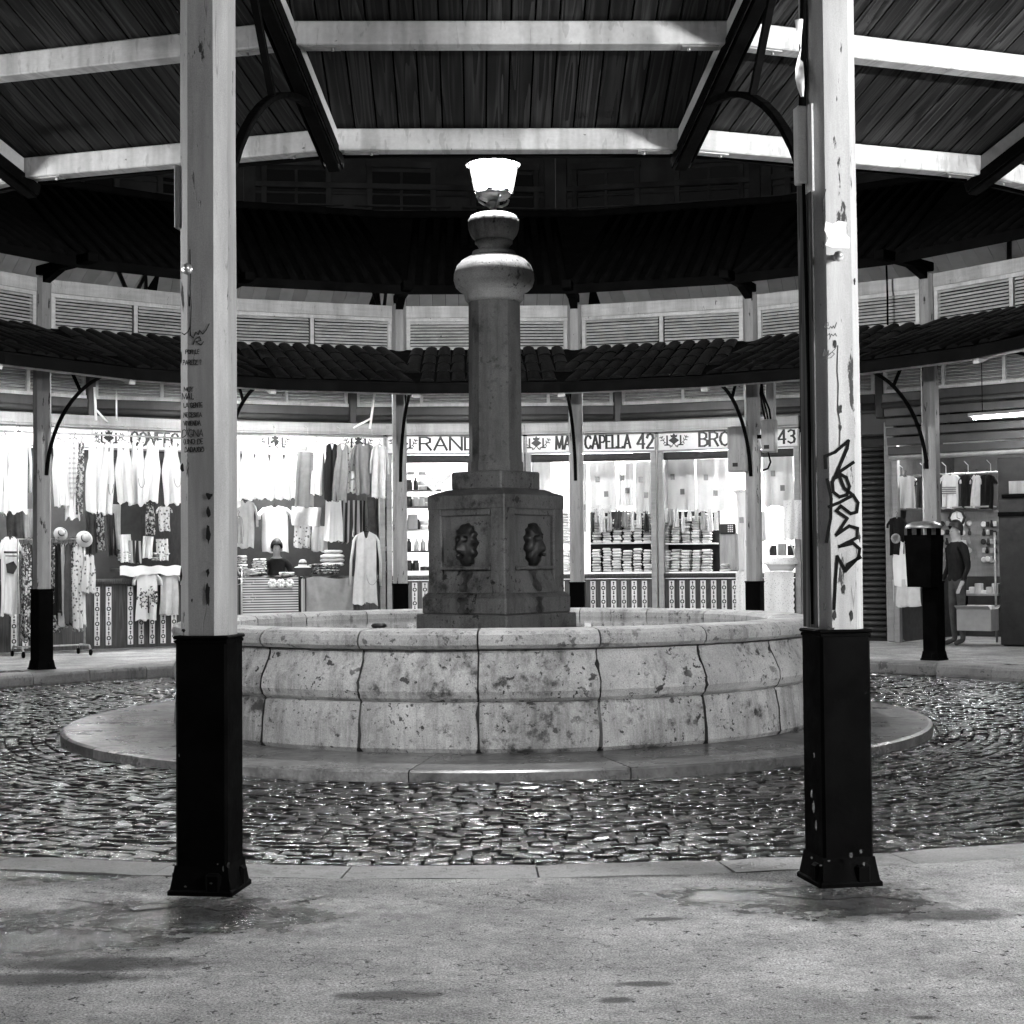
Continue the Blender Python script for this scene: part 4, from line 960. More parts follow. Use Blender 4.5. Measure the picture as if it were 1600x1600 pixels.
def garment(Mx, x0, x1, y0, y1, yo, kind, mat, label, cat='garment', group='garments hanging in the clothes stalls', pocket=False, hang=True, rot=0.0):
    p0, p1 = lp(Mx, x0, y0, yo), lp(Mx, x1, y1, yo); w, h = p1.x - p0.x, p0.z - p1.z
    rz_ = random.Random(x0*3+y1); Mg = Mx @ T(((p0.x+p1.x)/2, yo, p0.z)) @ RZ(rot + rz_.uniform(-.3, .3)) @ RY(rz_.gauss(0, .03))
    o = thing({'apron': 'apron', 'vest': 'apron', 'shirt': 'shirt', 'tee': 'shirt', 'coat': 'house_coat', 'trousers': 'trousers', 'panel': 'hanging_cloth'}[kind], label, cat, Mg, group)
    gw = w if kind not in ('shirt', 'tee', 'coat') else w/1.12
    garment_mesh(gw, h, kind, None, x0*7 + y0).build('cloth', MAT[mat], o)
    if pocket:
        for e in ((-1, 1) if pocket == 2 else (pocket,)):
            b = MB(); cx = e*w*.2; n = 10
            ribbon(b, [(cx + .17*w*math.cos(math.pi + math.pi*k/n), -.60*h + .2*h*math.sin(math.pi + math.pi*k/n)*.7) for k in range(n+1)], -.055, .008, None, .004); b.build('pocket_piping', MAT['cloth_grey'], o)
    if hang: hanger_mesh(gw).build('hanger', MAT['iron'], o)
    return o
def rail(Mx, x0, x1, y, yo, label, r=.012):
    p0, p1 = lp(Mx, x0, y, yo), lp(Mx, x1, y, yo); zz = (p0.z+p1.z)/2
    o = thing('clothes_rail', label, 'rail', Mx @ T((0, yo, zz)))
    MB().tube([(p0.x, 0, 0), (p1.x, 0, 0)], r, 6).build('bar', MAT['galv'], o)
    b = MB(); n = 5
    for k in range(n):
        x = p0.x + (p1.x-p0.x)*(k+.5)/n; b.tube([(x, 0, 0), (x, 0, .12), (x, -yo*.6, .17)], .006, 4)
    b.build('rail_hooks', MAT['galv'], o); return o
YR = -.42
rail(ML1, -5, 283, 679, YR, 'steel clothes rail along the clothes stall left of the handwriting post')
rail(ML2, 352, 606, 681, YR, 'steel clothes rail with white aprons right of the handwriting post')
row = [(-2,16,676,803,'coat','cloth_white'), (8,50,672,801,'coat','cloth_white'), (80,102,684,792,'vest','cloth_white'), (94,124,684,811,'coat','cloth_white'), (106,127,683,776,'vest','plaid'), (121,134,690,803,'vest','leopard'),
       (133,168,688,801,'vest','cloth_white'), (160,182,688,803,'apron','cloth_white',1), (178,206,686,786,'apron','cloth_white'), (201,229,686,789,'apron','cloth_white',1), (226,254,686,784,'apron','cloth_white'), (251,282,687,788,'apron','cloth_white',1)]
for j, g in enumerate(row):
    nm = {'coat': 'white house coat', 'vest': 'white sleeveless overall', 'apron': 'white apron'}[g[4]]
    if g[5] == 'plaid': nm = 'checked sleeveless overall with dark belt'
    if g[5] == 'leopard': nm = 'dark mottled overall'
    garment(ML1, *g[:4], YR - .03*(j % 3), g[4], g[5], '%s, %s along the rail above the wheeled rack' % (nm, ORD[j]), pocket=g[6] if len(g) > 6 else False)
row = [(358,380,686,792,'apron','cloth_white'), (374,402,690,781,'apron','cloth_white'), (396,424,690,780,'vest','cloth_white'), (418,446,690,780,'apron','cloth_white'), (440,470,690,780,'apron','cloth_white',1), (462,494,706,792,'trousers','cloth_grey'), (478,511,690,773,'shirt','cloth_white'),
       (506,532,692,783,'vest','cloth_black'), (524,548,692,783,'vest','cloth_grey'), (540,560,690,770,'vest','floral2'), (546,590,692,772,'shirt','cloth_grey'), (578,609,694,778,'shirt','cloth_pale')]
nmm = ['white apron beside the handwriting post', 'white apron second along the rail', 'white sleeveless overall third along the rail', 'white apron fourth along the rail', 'white apron with piped pocket at the end of the white row', 'grey trousers hung low between white garments',
       'white short-sleeved blouse right of the grey trousers', 'black sleeveless dress on the upper rail', 'grey pleated dress beside the black one', 'pale patterned blouse peeping out between grey dresses', 'grey long-sleeved smock on the upper rail', 'pale grey smock at the very end of the upper rail']
for j, g in enumerate(row): garment(ML2, *g[:4], YR - .03*(j % 3), g[4], g[5], nmm[j], pocket=g[6] if len(g) > 6 else False)
# second tier inside the right-hand half of the clothes stall
for x0, x1, y0, y1, k, m, lb, yo in ((362,404,782,856,'shirt','cloth_pale','pale shirt hung below the aprons by the handwriting post',.30), (400,458,790,862,'tee','cloth_white','large white T-shirt hung behind the seller',.9), (456,502,792,822,'panel','cloth_pale','folded pale grey cloth hung under the grey trousers',.8),
        (506,536,782,846,'trousers','cloth_white','white trousers hung beside striped cloth',.25), (530,549,782,848,'panel','vstripe','dark striped cloth right of the white trousers',.3), (550,572,782,838,'panel','vstripe','narrow striped cloth behind the pale house coat',.34),
        (366,380,806,850,'coat','cloth_grey','small grey child coat next to the handwriting post',-.1), (460,486,820,856,'panel','floral2','white packaged nightgown behind the sun hat',.8), (488,514,822,862,'panel','cloth_white','white packaged blouse tilted behind the counter',.82), (386,402,790,815,'panel','cloth_dark','small dark square cloth below the aprons',.8), (573,598,776,900,'panel','cloth_dark','dark curtain at the end of the clothes stall',.2)):
    garment(ML2, x0, x1, y0, y1, yo, k, m, lb, 'cloth' if k == 'panel' else 'garment', hang=(k != 'panel'))
for j, (x0, x1, y0, y1, m, lb) in enumerate(((548,597,830,943,'cloth_pale','long pale house coat displayed on a stand at the stall corner'),)):
    o = garment(ML2, x0, x1, y0, y1, -.30, 'coat', m, lb, pocket=1)
    b = MB(); b.tube([(0, .06, .03), (0, .06, -1.55)], .014, 6); b.tube([(-.2, .06, -1.55), (.2, .06, -1.55)], .014, 6); 
for (x0, x1, y0, y1, k, m, lb, yo) in ((134,150,800,865,'panel','cloth_dark','dark cloth hanging below the white overalls by the rack',.3), (150,162,802,860,'panel','leopard','mottled scarf hanging deep inside the clothes stall',.3), (166,178,802,868,'panel','cloth_dark','dark trousers hanging deep inside the clothes stall',.32),
        (176,190,788,858,'panel','cloth_pale','pale bolt of cloth standing inside the clothes stall',.34), (226,243,786,835,'vest','leopard','mottled child dress inside the clothes stall',.3), (244,268,790,830,'tee','floral2','pale printed shirt beside the mottled child dress',.3), (10,35,800,840,'panel','cloth_dark','dark cloth behind the long T-shirt',.25), (36,56,795,842,'panel','cloth_grey','grey cloth behind the far canopy post',.25),
        (200,224,845,880,'panel','vstripe','striped towel hung over the stall shelf',.05), (224,240,838,872,'panel','cloth_white','white towel hung over the stall shelf',.03), (244,262,842,876,'panel','floral2','printed towel hung over the stall shelf',.05), (186,204,835,878,'panel','cloth_white','white blouse front above the stall shelf',.04)):
    garment(ML1, x0, x1, y0, y1, yo, k, m, lb, 'cloth' if k == 'panel' else 'garment', hang=(k != 'panel'))
o = garment(ML1, 208, 252, 892, 968, -.12, 'tee', 'cloth_white', 'pale T-shirt with round tree print before the tiled counter')
b = MB(); rq = random.Random(2)
for k in range(90):
    a = rq.uniform(0, 6.28); r_ = .17*math.sqrt(rq.random()); ribbon(b, [(r_*math.cos(a), -.40+r_*math.sin(a)), (r_*math.cos(a)+rq.uniform(-.02, .02), -.40+r_*math.sin(a)+rq.uniform(-.02, .02))], -.06, .014, None, .003)
ribbon(b, [(0, -.38), (.005, -.62)], -.06, .02, None, .003); b.build('tree_print', MAT['cloth_dark'], o)
garment(ML1, 246, 284, 895, 960, -.1, 'tee', 'cloth_pale', 'pale grey T-shirt beside the tree-print T-shirt')
o = garment(ML1, -6, 37, 838, 960, -.75, 'tee', 'cloth_white', 'long white T-shirt hung at the picture edge before the rack')
b = MB(); ribbon(b, [(-.12, -.22), (.12, -.22)], -.06, .03, None, .003); ribbon(b, [(-.10, -.27), (.08, -.27)], -.06, .015, None, .003); b.add([(-.10,-.062,-.38),(.02,-.062,-.34),(.08,-.062,-.42),(.02,-.062,-.52),(-.08,-.062,-.50)], [(0,1,2,3,4)]); b.build('chest_print', MAT['cloth_dark'], o)
# wheeled rack with closely packed dresses
q0, q1 = lp(ML1, 28, 842, -.95), lp(ML1, 132, 842, -.95)
rk = thing('wheeled_clothes_rack', 'chrome wheeled clothes rack crammed with dresses before the tiled counter', 'clothes rack', ML1 @ T(((q0.x+q1.x)/2, -.95, 0)))
hwk = (q1.x-q0.x)/2; zt = q0.z
b = MB(); b.tube([(-hwk, 0, .14), (-hwk, 0, zt), (hwk, 0, zt), (hwk, 0, .14)], .014, 8); b.build('rail_frame', MAT['galv'], rk)
b = MB(); b.tube([(-hwk, 0, .14), (hwk, 0, .14)], .012, 6); b.build('lower_bar', MAT['galv'], rk)
for e in (-1, 1):
    b = MB(); b.tube([(e*hwk, -.26, .09), (e*hwk, -.2, .14), (e*hwk, .2, .14), (e*hwk, .26, .09)], .014, 6); b.build('foot_bar', MAT['galv'], rk)
    for f_ in (-1, 1): MB().lathe([(.0, -.014), (.04, -.014), (.045, 0), (.04, .014), (0, .014)], 14, M=T((e*hwk, f_*.26, .045)) @ RY(math.pi/2)).build('castor', MAT['iron'], rk)
for j, (x0, x1, y1, m) in enumerate(((30,44,998,'leopard'), (38,52,990,'floral'), (46,58,985,'cloth_dark'), (78,90,985,'leopard'), (84,98,960,'cloth_black'), (92,106,980,'cloth_grey'), (100,114,975,'cloth_dark'), (108,120,970,'leopard'), (112,128,985,'floral2'), (120,134,978,'cloth_white'))):
    garment(ML1, x0, x1, 848, y1, -.95 + .03*(j % 2), 'vest', m, '%s dress, %s along the wheeled rack' % ({'leopard': 'mottled', 'floral': 'small-print', 'cloth_dark': 'dark', 'cloth_black': 'black', 'cloth_grey': 'grey', 'floral2': 'pale printed', 'cloth_white': 'white'}[m], ORD[j]), 'dress', 'dresses on the wheeled rack', rot=.5)
garment(ML1, 129, 150, 866, 926, -1.0, 'vest', 'floral2', 'pale summer top hung on the end of the wheeled rack')
def sunhat(Mx, px, py, yo, s, label, tilt, mat='cloth_pale'):
    p = lp(Mx, px, py, yo); o = thing('sun_hat', label, 'hat', Mx @ T(p) @ RX(tilt), 'sun hats in the clothes stall')
    MB().lathe([(s, -.01), (s*.98, .0), (s*.55, .02), (s*.5, .06), (s*.42, s*.75), (s*.25, s*.9), (0, s*.93)], 20, cap=False).build('straw', MAT[mat], o)
    MB().lathe([(s*.53, .03), (s*.51, .07)], 20, cap=False).build('hat_band', MAT['cloth_dark'], o)
sunhat(ML1, 95, 834, -.9, .10, 'pale sun hat on top of the wheeled rack', R_(70)); sunhat(ML1, 132, 842, -.95, .12, 'pale sun hat on the end of the wheeled rack', R_(75))
sunhat(ML2, 473, 886, .05, .13, 'pale sun hat lying on the clothes stall counter', 0)
# shelf and cloths on the left counter
o = thing('stall_shelf', 'shelf with white cloth on the counter behind the tree-print T-shirt', 'shelf', ML1 @ T((lp(ML1, 228, 884, .05).x, .05, lp(ML1, 228, 890, .05).z)))
MB().box(0, 0, 0, .95, .4, .04, .004).build('shelf_board', MAT['woodbrown'], o)
MB().grid(lambda u, v: (-.48+.96*u, -.22+.02*math.sin(u*17)*v, .055 - .15*v*(.9+.1*math.sin(u*9)) + .01*math.sin(u*23)), 24, 3).build('cloth_runner', MAT['cloth_white'], o)
# counter of the right-hand half: striped rug, draped cloth, heaps
def drape(Mx, x0, x1, y0, y1, yo, mat, name, label, sag=.0):
    p0, p1 = lp(Mx, x0, y0, yo), lp(Mx, x1, y1, yo); w, h = p1.x-p0.x, p0.z-p1.z; o = thing(name, label, 'cloth', Mx @ T((p0.x, yo, p0.z)))
    def f(u, v):
        arc_ = math.sin(math.pi*u); return (w*u, -.03 - .04*v*arc_ - .018*math.sin(8*(v + sag*(1-arc_)))*sag - .008*math.sin(u*19), -h*v*(1 - .0*sag) + .02*math.sin(u*7))
    def g(u, v): return (w*u, .05 + .28*v, .012*math.sin(u*13+v*5) + .012)
    b = MB(); b.grid(f, 24, 16); b.grid(g, 24, 3); b.build('cloth', MAT[mat], o); return o
o = drape(ML2, 371, 466, 903, 1000, -.12, 'hstripe', 'striped_rug', 'fine-striped rug with pale flowers draped over the stall counter')
b = MB()
for k in range(3):
    for j in range(6):
        a = j*math.pi/3; b.lathe([(.0, 0), (.035, .0), (.0, .006)], 8, M=T((.52+.13*k+.04*math.cos(a), -.085, -.09+.04*math.sin(a))) @ RX(math.pi/2), cap=False)
b.build('flower_applique', MAT['cloth_white'], o)
b = MB()
for k, cx in enumerate((.02, .98)): b.box(cx, -.075, -.5, .05, .012, .95)
b.build('dark_border', MAT['vstripe'], o)
drape(ML2, 468, 478, 903, 1000, -.14, 'vstripe', 'striped_runner', 'narrow dark striped runner hung between rug and plain cloth')
drape(ML2, 478, 552, 903, 1000, -.12, 'cloth_grey', 'plain_drape', 'plain grey cloth draped in swags over the stall counter', 1.0)
def heap(Mx, px, py, yo, w, h, mat, name, label, cat='cloth', seed=0, n=4):
    rq = random.Random(seed); p = lp(Mx, px, py, yo); o = thing(name, label, cat, Mx @ T(p))
    for k in range(n):
        ww = w*rq.uniform(.7, 1); hh = h/n
        b = MB(); a = rq.uniform(0, 6)
        def f(u, v, ww=ww, hh=hh, a=a, k=k):
            t_ = 2*math.pi*u; q = math.sin(math.pi*v); return (ww/2*math.cos(t_)*q**.4*(1+.06*math.sin(3*t_+a)), .14*math.sin(t_)*q**.4*(1+.08*math.sin(5*t_+a)), k*hh + hh*(.5-.5*math.cos(math.pi*v)) + .008*math.sin(4*t_+a)*q)
        b.grid(f, 18, 6); b.build('folded_cloth', MAT[mat if k % 2 == 0 else {'cloth_white': 'cloth_pale'}.get(mat, mat)], o)
    return o
heap(ML2, 392, 898, .1, .30, .09, 'cloth_white', 'cloth_heap', 'low heap of white cloth near the handwriting post', seed=1)
heap(ML2, 405, 897, .25, .26, .24, 'floral2', 'cloth_heap', 'stack of printed cloths left of the seller', seed=2, n=7)
heap(ML2, 448, 899, -.02, .30, .05, 'floral2', 'cloth_heap', 'flat printed cloth in front of the seller', seed=3, n=2)
heap(ML2, 508, 897, .12, .55, .16, 'leopard', 'cloth_heap', 'rumpled patterned heap on the counter above the grey drape', seed=4, n=4)
heap(ML2, 520, 885, .2, .42, .26, 'cloth_white', 'cloth_heap', 'tall rumpled white heap beside the pale house coat', seed=5, n=4)
heap(ML2, 378, 890, .2, .2, .22, 'floral2', 'cloth_heap', 'stack of printed pieces next to the handwriting post', seed=6, n=5)
heap(ML1, 196, 876, .12, .26, .14, 'cloth_white', 'cloth_heap', 'white folded pile on the stall shelf', seed=7)
heap(ML1, 250, 876, .14, .3, .12, 'floral2', 'cloth_heap', 'printed folded pile on the stall shelf near the handwriting post', seed=8)

# ---------------------------------------------------------------- linen stalls 42 and 43
def linen_stack(Mx, x0, x1, y0, y1, yo, label, seed, mat='cloth_white', group='stacks of folded linen'):
    rq = random.Random(seed); p0, p1 = lp(Mx, x0, y0, yo), lp(Mx, x1, y1, yo); w, h = p1.x-p0.x, p0.z-p1.z; n = max(3, int(h/.042))
    b = MB(); mi_ = 0
    for k in range(n):
        hh = h/n; b.box(rq.uniform(-.012, .012), rq.uniform(-.02, .02), hh*(k+.5), w*rq.uniform(.86, .98), .24, hh*.86, hh*.34, RZ(rq.uniform(-.06, .06)), mi=(1 if rq.random() < .25 else 0))
    return tag(b.build('linen_stack', [MAT[mat], MAT['cloth_pale']], M=Mx @ T(((p0.x+p1.x)/2, yo, p1.z))), label, 'linen', group)
def shelf(Mx, x0, x1, y, yo, d, label, mat='white'):
    p0, p1 = lp(Mx, x0, y, yo), lp(Mx, x1, y, yo); o = tag(MB().box(0, 0, -.012, p1.x-p0.x, d, .024, .003).build('shelf', MAT[mat], M=Mx @ T(((p0.x+p1.x)/2, yo, p0.z))), label, 'shelf'); return p0.z
SN = {'42': 'stall right of the pedestal', '43': 'stall behind the cabinets'}
for Mx, nm, xs in ((MC2, '42', (845, 860, 876, 925, 941, 957, 973, 989, 1004)), (MC3, '43', (1034, 1050, 1066, 1082, 1098))):
    x0, x1 = (832, 1018) if nm == '42' else (1032, 1120)
    shelf(Mx, x0, x1, 849, .42, .34, 'shelf above the counter of ' + SN[nm])
    rq = random.Random(int(nm)); vis = [x for x in xs]
    for j, x in enumerate(vis):
        y_ = 800 + rq.uniform(0, 16)
        linen_stack(Mx, x, x+14.5, y_, 848.3, .42, '%s linen stack along the upper shelf, %s' % (ORD[j], SN[nm]), x, rq.choice(['cloth_white', 'cloth_white', 'lace']))
        linen_stack(Mx, x+rq.uniform(-1, 1), x+15, 856 + rq.uniform(0, 4), 893.5, .25, '%s linen stack along the counter, %s' % (ORD[j], SN[nm]), x+1, rq.choice(['cloth_white', 'cloth_white', 'cloth_white', 'lace']))
for Mx, lst in ((MC2, ((828, 862, 718, 806, .55, 'white tablecloth hung up just right of the pedestal'), (905, 918, 724, 830, .5, 'narrow white cloth hung beside the far canopy post'), (920, 962, 722, 800, .6, 'white tablecloth hung up under the name sign of stall 42'), (966, 992, 724, 790, .62, 'narrow white tablecloth hung in stall 42'), (993, 1022, 722, 802, .6, 'white tablecloth hung beneath the number 42'))),
                (MC3, ((1036, 1086, 718, 797, .55, 'wide white tablecloth hung in stall 43'), (1088, 1136, 718, 800, .6, 'white tablecloth hung left of the electric cabinet'), (1150, 1178, 770, 892, .15, 'long white cloth hung left of the post with cabinets'), (1192, 1240, 714, 790, .5, 'white tablecloth hung under the number 43')))):
    for x0, x1, y0, y1, yo, lb in lst:
        o = garment(Mx, x0, x1, y0, y1, yo, 'panel', 'cloth_white', lb, 'cloth', 'white linens hung in the linen stalls', hang=False)
        b = MB(); hh = (lp(Mx, x0, y0, yo).z - lp(Mx, x0, y1, yo).z); w_ = lp(Mx, x1, y0, yo).x - lp(Mx, x0, y0, yo).x
        for k in range(2): b.box(w_*(-.18+.3*k), -.052, -hh*(.35+.3*k), .07, .004, .09)
        b.build('price_tag', MAT['cloth_grey'], o)
for Mx, x0, x1, nm in ((MC2, 922, 1018, 'stall right of the pedestal'), (MC3, 1034, 1126, 'stall behind the cabinets')):
    p0, p1 = lp(Mx, x0, 800, .62), lp(Mx, x1, 893, .62)  # added dark sheet, so the gaps between the linen stacks go dark
    tag(MB().box(0, 0, 0, p1.x-p0.x, .02, p0.z-p1.z).build('gap_dark_sheet', MAT['dark'], M=Mx @ T(((p0.x+p1.x)/2, .62, (p0.z+p1.z)/2))), 'dark sheet added for the dark gaps between linen stacks, ' + nm, 'panel')
    rq = random.Random(x0); x = x0; j = 0
    while x < x1 - 6:
        w_ = rq.uniform(5, 11); m = rq.choice(['cloth_white', 'cloth_pale', 'floral2', 'cloth_dark', 'cloth_grey', 'lace'])
        garment(Mx, x, x+w_, 796+rq.uniform(-2, 4), 818+rq.uniform(-4, 16), .22, rq.choice(['panel', 'vest', 'apron']), m, '%s small linen piece along the hanging line, %s' % (ORD[j], nm), 'cloth', 'small linen pieces on the hanging lines', hang=False); x += w_ + rq.uniform(0, 4); j += 1
def triangle_cloth(Mx, px, py, w, h, yo, lb):
    p = lp(Mx, px, py, yo); b = MB()
    b.grid(lambda u, v: (w*(u-.5)*(1-v), -.02-.015*math.sin(u*9+v*4)*(1-v), -h*v), 12, 8); tag(b.build('doily', MAT['lace'], M=Mx @ T(p)), lb, 'cloth', 'pointed lace cloths')
triangle_cloth(MC1, 678, 742, .62, .28, .3, 'pointed lace cloth hung over the jar shelves'); triangle_cloth(MC3, 1166, 765, .5, .24, .2, 'pointed lace cloth beside the post with cabinets'); triangle_cloth(MC2, 938, 790, .4, .2, .5, 'pointed lace cloth under a tablecloth in stall 42')
def small_box(Mx, px, py, yo, w, d, h, mat, name, label, cat, group=None, M2=None):
    p = lp(Mx, px, py, yo); return tag(MB().box(0, 0, h/2, w, d, h, min(w, h)*.08).build(name, MAT[mat], M=Mx @ T(p) @ (M2 or Matrix())), label, cat, group)
# till and bag at the end of counter 43
o = thing('cash_till', 'grey cash till with keypad at the end of the counter of stall 43', 'till', MC3 @ T(lp(MC3, 1140, 893, .15)))
b = MB(); b.box(0, 0, .30, .26, .25, .60, .02); b.build('till_body', MAT['boxgrey'], o); b = MB(); b.box(0, -.11, .66, .24, .1, .16, .015, None); b.build('till_display', MAT['dark'], o)
b = MB()
for i_ in range(4):
    for j_ in range(3): b.box(.02+.03*j_, -.165, .62+.03*i_, .02, .012, .02, .003)
b.build('keypad', MAT['white'], o)
heap(MC3, 1133, 893, .0, .2, .12, 'cloth_white', 'paper_bag', 'crumpled white bag on the counter beside the till', 'bag', 9, 3)
# lace panels in front of counter 43, round basket, hanging bags
for x0, x1, lb in ((1150, 1174, 'lace panel hung on the counter just left of the post with cabinets'), (1194, 1240, 'wide scalloped lace panel hung on the counter under the basket')):
    p0, p1 = lp(MC3, x0, 893, -.05), lp(MC3, x1, 960, -.05); w_, h_ = p1.x-p0.x, p0.z-p1.z
    b = MB(); b.grid(lambda u, v: (w_*u + (.02*abs(math.sin(v*22)) if u > .99 else 0), -.02-.01*math.sin(u*12), -h_*v + (.02*abs(math.sin(u*16)) if v > .99 else 0)), 22, 44)
    tag(b.build('lace_panel', MAT['lace'], M=MC3 @ T(p0)), lb, 'cloth', 'lace panels on the counter front')
o = thing('handled_basket', 'white lined basket with hoop handle on the counter of stall 43', 'basket', MC3 @ T(lp(MC3, 1221, 892, .05)))
b = MB(); b.lathe([(.17, 0), (.22, .08), (.25, .20), (.235, .205), (.20, .08), (.15, .02)], 28, lambda a, r_, z: r_*(1+.03*math.sin(12*a))); b.build('basket_body', MAT['cloth_white'], o)
b = MB(); b.tube([(.21*math.cos(math.pi*k/12), 0, .18+.32*math.sin(math.pi*k/12)) for k in range(13)], .012, 6); b.build('handle', MAT['white'], o)
b = MB(); b.lathe([(.245, .20), (.27, .15), (.275, .10)], 40, lambda a, r_, z: r_*(1+.04*math.sin(20*a)), cap=False); b.build('lining_frill', MAT['lace'], o)
garment(MC3, 1224, 1256, 782, 842, -.1, 'panel', 'lace', 'embroidered white cloth bag hung at the end of stall 43', 'bag', hang=False)
garment(MC3, 1178, 1196, 800, 845, .3, 'panel', 'cloth_white', 'small white cloth hung behind the post with cabinets', 'cloth', hang=False)
for j, (px, s) in enumerate(((1208, .07), (1222, .085), (1236, .07))): small_box(MC3, px, 868, .3, s*1.4, .1, s*2.2, 'dark' if j != 1 else 'cloth_grey', 'dark_jar', 'dark jar seen through the basket handle, %s of three' % ORD[j], 'jar', 'jars behind the basket')

# ---------------------------------------------------------------- jar shelves behind the pedestal (stall RANDO)
def jar_mesh(k):
    b = MB()
    if k == 0: b.lathe([(.0, 0), (.05, 0), (.055, .02), (.055, .12), (.04, .14), (.045, .145), (.045, .17), (0, .172)], 14, cap=False)
    elif k == 1: b.lathe([(0, 0), (.07, 0), (.075, .01), (.075, .06), (.07, .07), (0, .075)], 16, cap=False)
    else: b.lathe([(0, 0), (.035, 0), (.04, .03), (.04, .13), (.015, .17), (.018, .20), (0, .202)], 12, cap=False)
    return b
jm = {}
for r_i, ys in enumerate((766, 792, 828, 861, 892)):
    for (x0, x1, sd) in ((603, 616, 'left'), (636, 690, 'right')):
        if sd == 'left': shelf(MC1, 604, 690, ys, .42, .26, '%s shelf from the top behind the jars' % ORD[r_i], 'white' if r_i in (2, 4) else 'woodbrown')
        rq = random.Random(r_i*9 + x0); x = x0 + 3; nj = 0
        while x < x1:
            k = rq.choice([0, 0, 1, 1, 2]); m = rq.choice(['dark', 'cloth_white', 'cloth_pale', 'boxgrey', 'black']); nst = rq.choice([1, 2]) if k == 1 else 1
            for q in range(nst):
                key = (k, m)
                if key not in jm: jm[key] = jar_mesh(k).mesh('jar', MAT[m])
                p = lp(MC1, x, ys, .42); tag(put('jar', jm[key], M=MC1 @ T((p.x, p.y, p.z + q*.08))), '%s %s, %s along the %s jar shelf from the top, %s of the far post' % ({'dark': 'dark', 'cloth_white': 'white', 'cloth_pale': 'pale', 'boxgrey': 'grey', 'black': 'black'}[m], ('jar', 'tin', 'bottle')[k], ORD[nj], ORD[r_i], sd), 'jar', 'jars and tins on the shelves by the pedestal'); nj += 1
            x += rq.uniform(6.5, 9.5)*1.5
small_box(MC1, 645, 828, .30, .16, .1, .25, 'card', 'pale_box', 'pale square carton on the jar shelves left of the pedestal', 'box')
for j, px in enumerate((642, 660)): small_box(MC1, px, 742, .4, .12, .1, .05, 'card', 'small_carton', 'small carton on top of the jar shelves, %s of two' % ORD[j], 'box', 'cartons on the jar shelves')

# ---------------------------------------------------------------- souvenir stall on the right
rail(MR, 1394, 1566, 741, .25, 'steel rail with T-shirts in the souvenir stall')
for x0, x1, y0, y1, m, lb, k in ((1396, 1434, 744, 794, 'cloth_white', 'white T-shirt hung left of the litter-bin post', 'tee'), (1430, 1452, 746, 794, 'cloth_dark', 'dark T-shirt half hidden by the litter-bin post', 'tee'), (1468, 1503, 741, 794, 'cloth_white', 'white printed T-shirt right of the litter-bin post', 'tee'), (1498, 1520, 742, 793, 'cloth_black', 'black T-shirt beside the white printed one', 'tee'),
        (1516, 1536, 742, 793, 'cloth_pale', 'pale T-shirt between two black ones', 'tee'), (1526, 1560, 742, 794, 'cloth_black', 'black T-shirt at the end of the souvenir rail', 'tee'), (1386, 1418, 808, 866, 'cloth_black', 'black T-shirt with round emblem left of the litter bin', 'tee'), (1392, 1432, 838, 915, 'cloth_white', 'white garment hung low behind the litter bin', 'vest'), (1392, 1440, 905, 948, 'cloth_pale', 'pale cloth hung lowest behind the litter bin', 'panel')):
    o = garment(MR, x0, x1, y0, y1, .2 if y0 < 800 else -.05, k, m, lb, 'T-shirt' if k == 'tee' else 'cloth', 'T-shirts of the souvenir stall', hang=(k == 'tee'))
    if m == 'cloth_black' and y0 > 800:
        MB().lathe([(.075, 0), (.075, .003), (.045, .003), (.045, 0)], 18, M=T((0, -.058, -.32)) @ RX(math.pi/2)).build('round_emblem', MAT['cloth_grey'], o)
    if lb.startswith('white printed'):
        b = MB()
        for q in range(4): ribbon(b, [(-.1, -.2-.03*q), (.1, -.2-.03*q)], -.058, .014, None, .003)
        b.build('chest_print', MAT['cloth_grey'], o)
shelf(MR, 1396, 1552, 795, .3, .3, 'shelf under the T-shirts of the souvenir stall', 'midpaint')
o = thing('wall_clock', 'octagonal clock in dark frame hanging in the souvenir stall', 'clock', MR @ T(lp(MR, 1496, 809, .2)))
b = MB(); b.lathe([(.13, 0), (.13, .03), (.10, .035), (.10, .01)], 8, M=RX(math.pi/2)); b.build('clock_frame', MAT['dark'], o); MB().lathe([(.0, .012), (.10, .012)], 16, M=RX(math.pi/2), cap=False).build('clock_face', MAT['white'], o)
b = MB(); ribbon(b, [(0, 0), (0, .07)], -.014, .008, None, .003); ribbon(b, [(0, 0), (.045, -.02)], -.014, .008, None, .003); b.build('clock_hands', MAT['black'], o)
rq = random.Random(21); sm_ = {}
for r_i, y in enumerate((818, 832, 846, 860, 874)):
    for c_i, x in enumerate((1472, 1480, 1490, 1504, 1514, 1537, 1543, 1549, 1555)):
        k = rq.randrange(3); m = rq.choice(['white', 'cloth_pale', 'boxgrey', 'dark', 'cloth_dark'])
        if (k, m) not in sm_:
            b = MB()
            if k == 0: b.lathe([(0, -.006), (.038, -.004), (.042, .006), (.024, .002), (0, .002)], 14, M=RX(math.pi/2), cap=False)
            elif k == 1: b.box(0, 0, 0, .055, .02, .075, .008)
            else: b.lathe([(0, -.05), (.02, -.05), (.028, -.02), (.012, .03), (.018, .05), (0, .055)], 10, cap=False)
            sm_[(k, m)] = b.mesh('souvenir', MAT[m])
        tag(put('souvenir', sm_[(k, m)], M=MR @ T(lp(MR, x + rq.uniform(-1, 1), y + rq.uniform(-1, 1), .35))), 'small souvenir, row %s down and %s along the souvenir display board' % (ORD[r_i], ORD[c_i]), 'souvenir', 'small souvenirs on the display board')
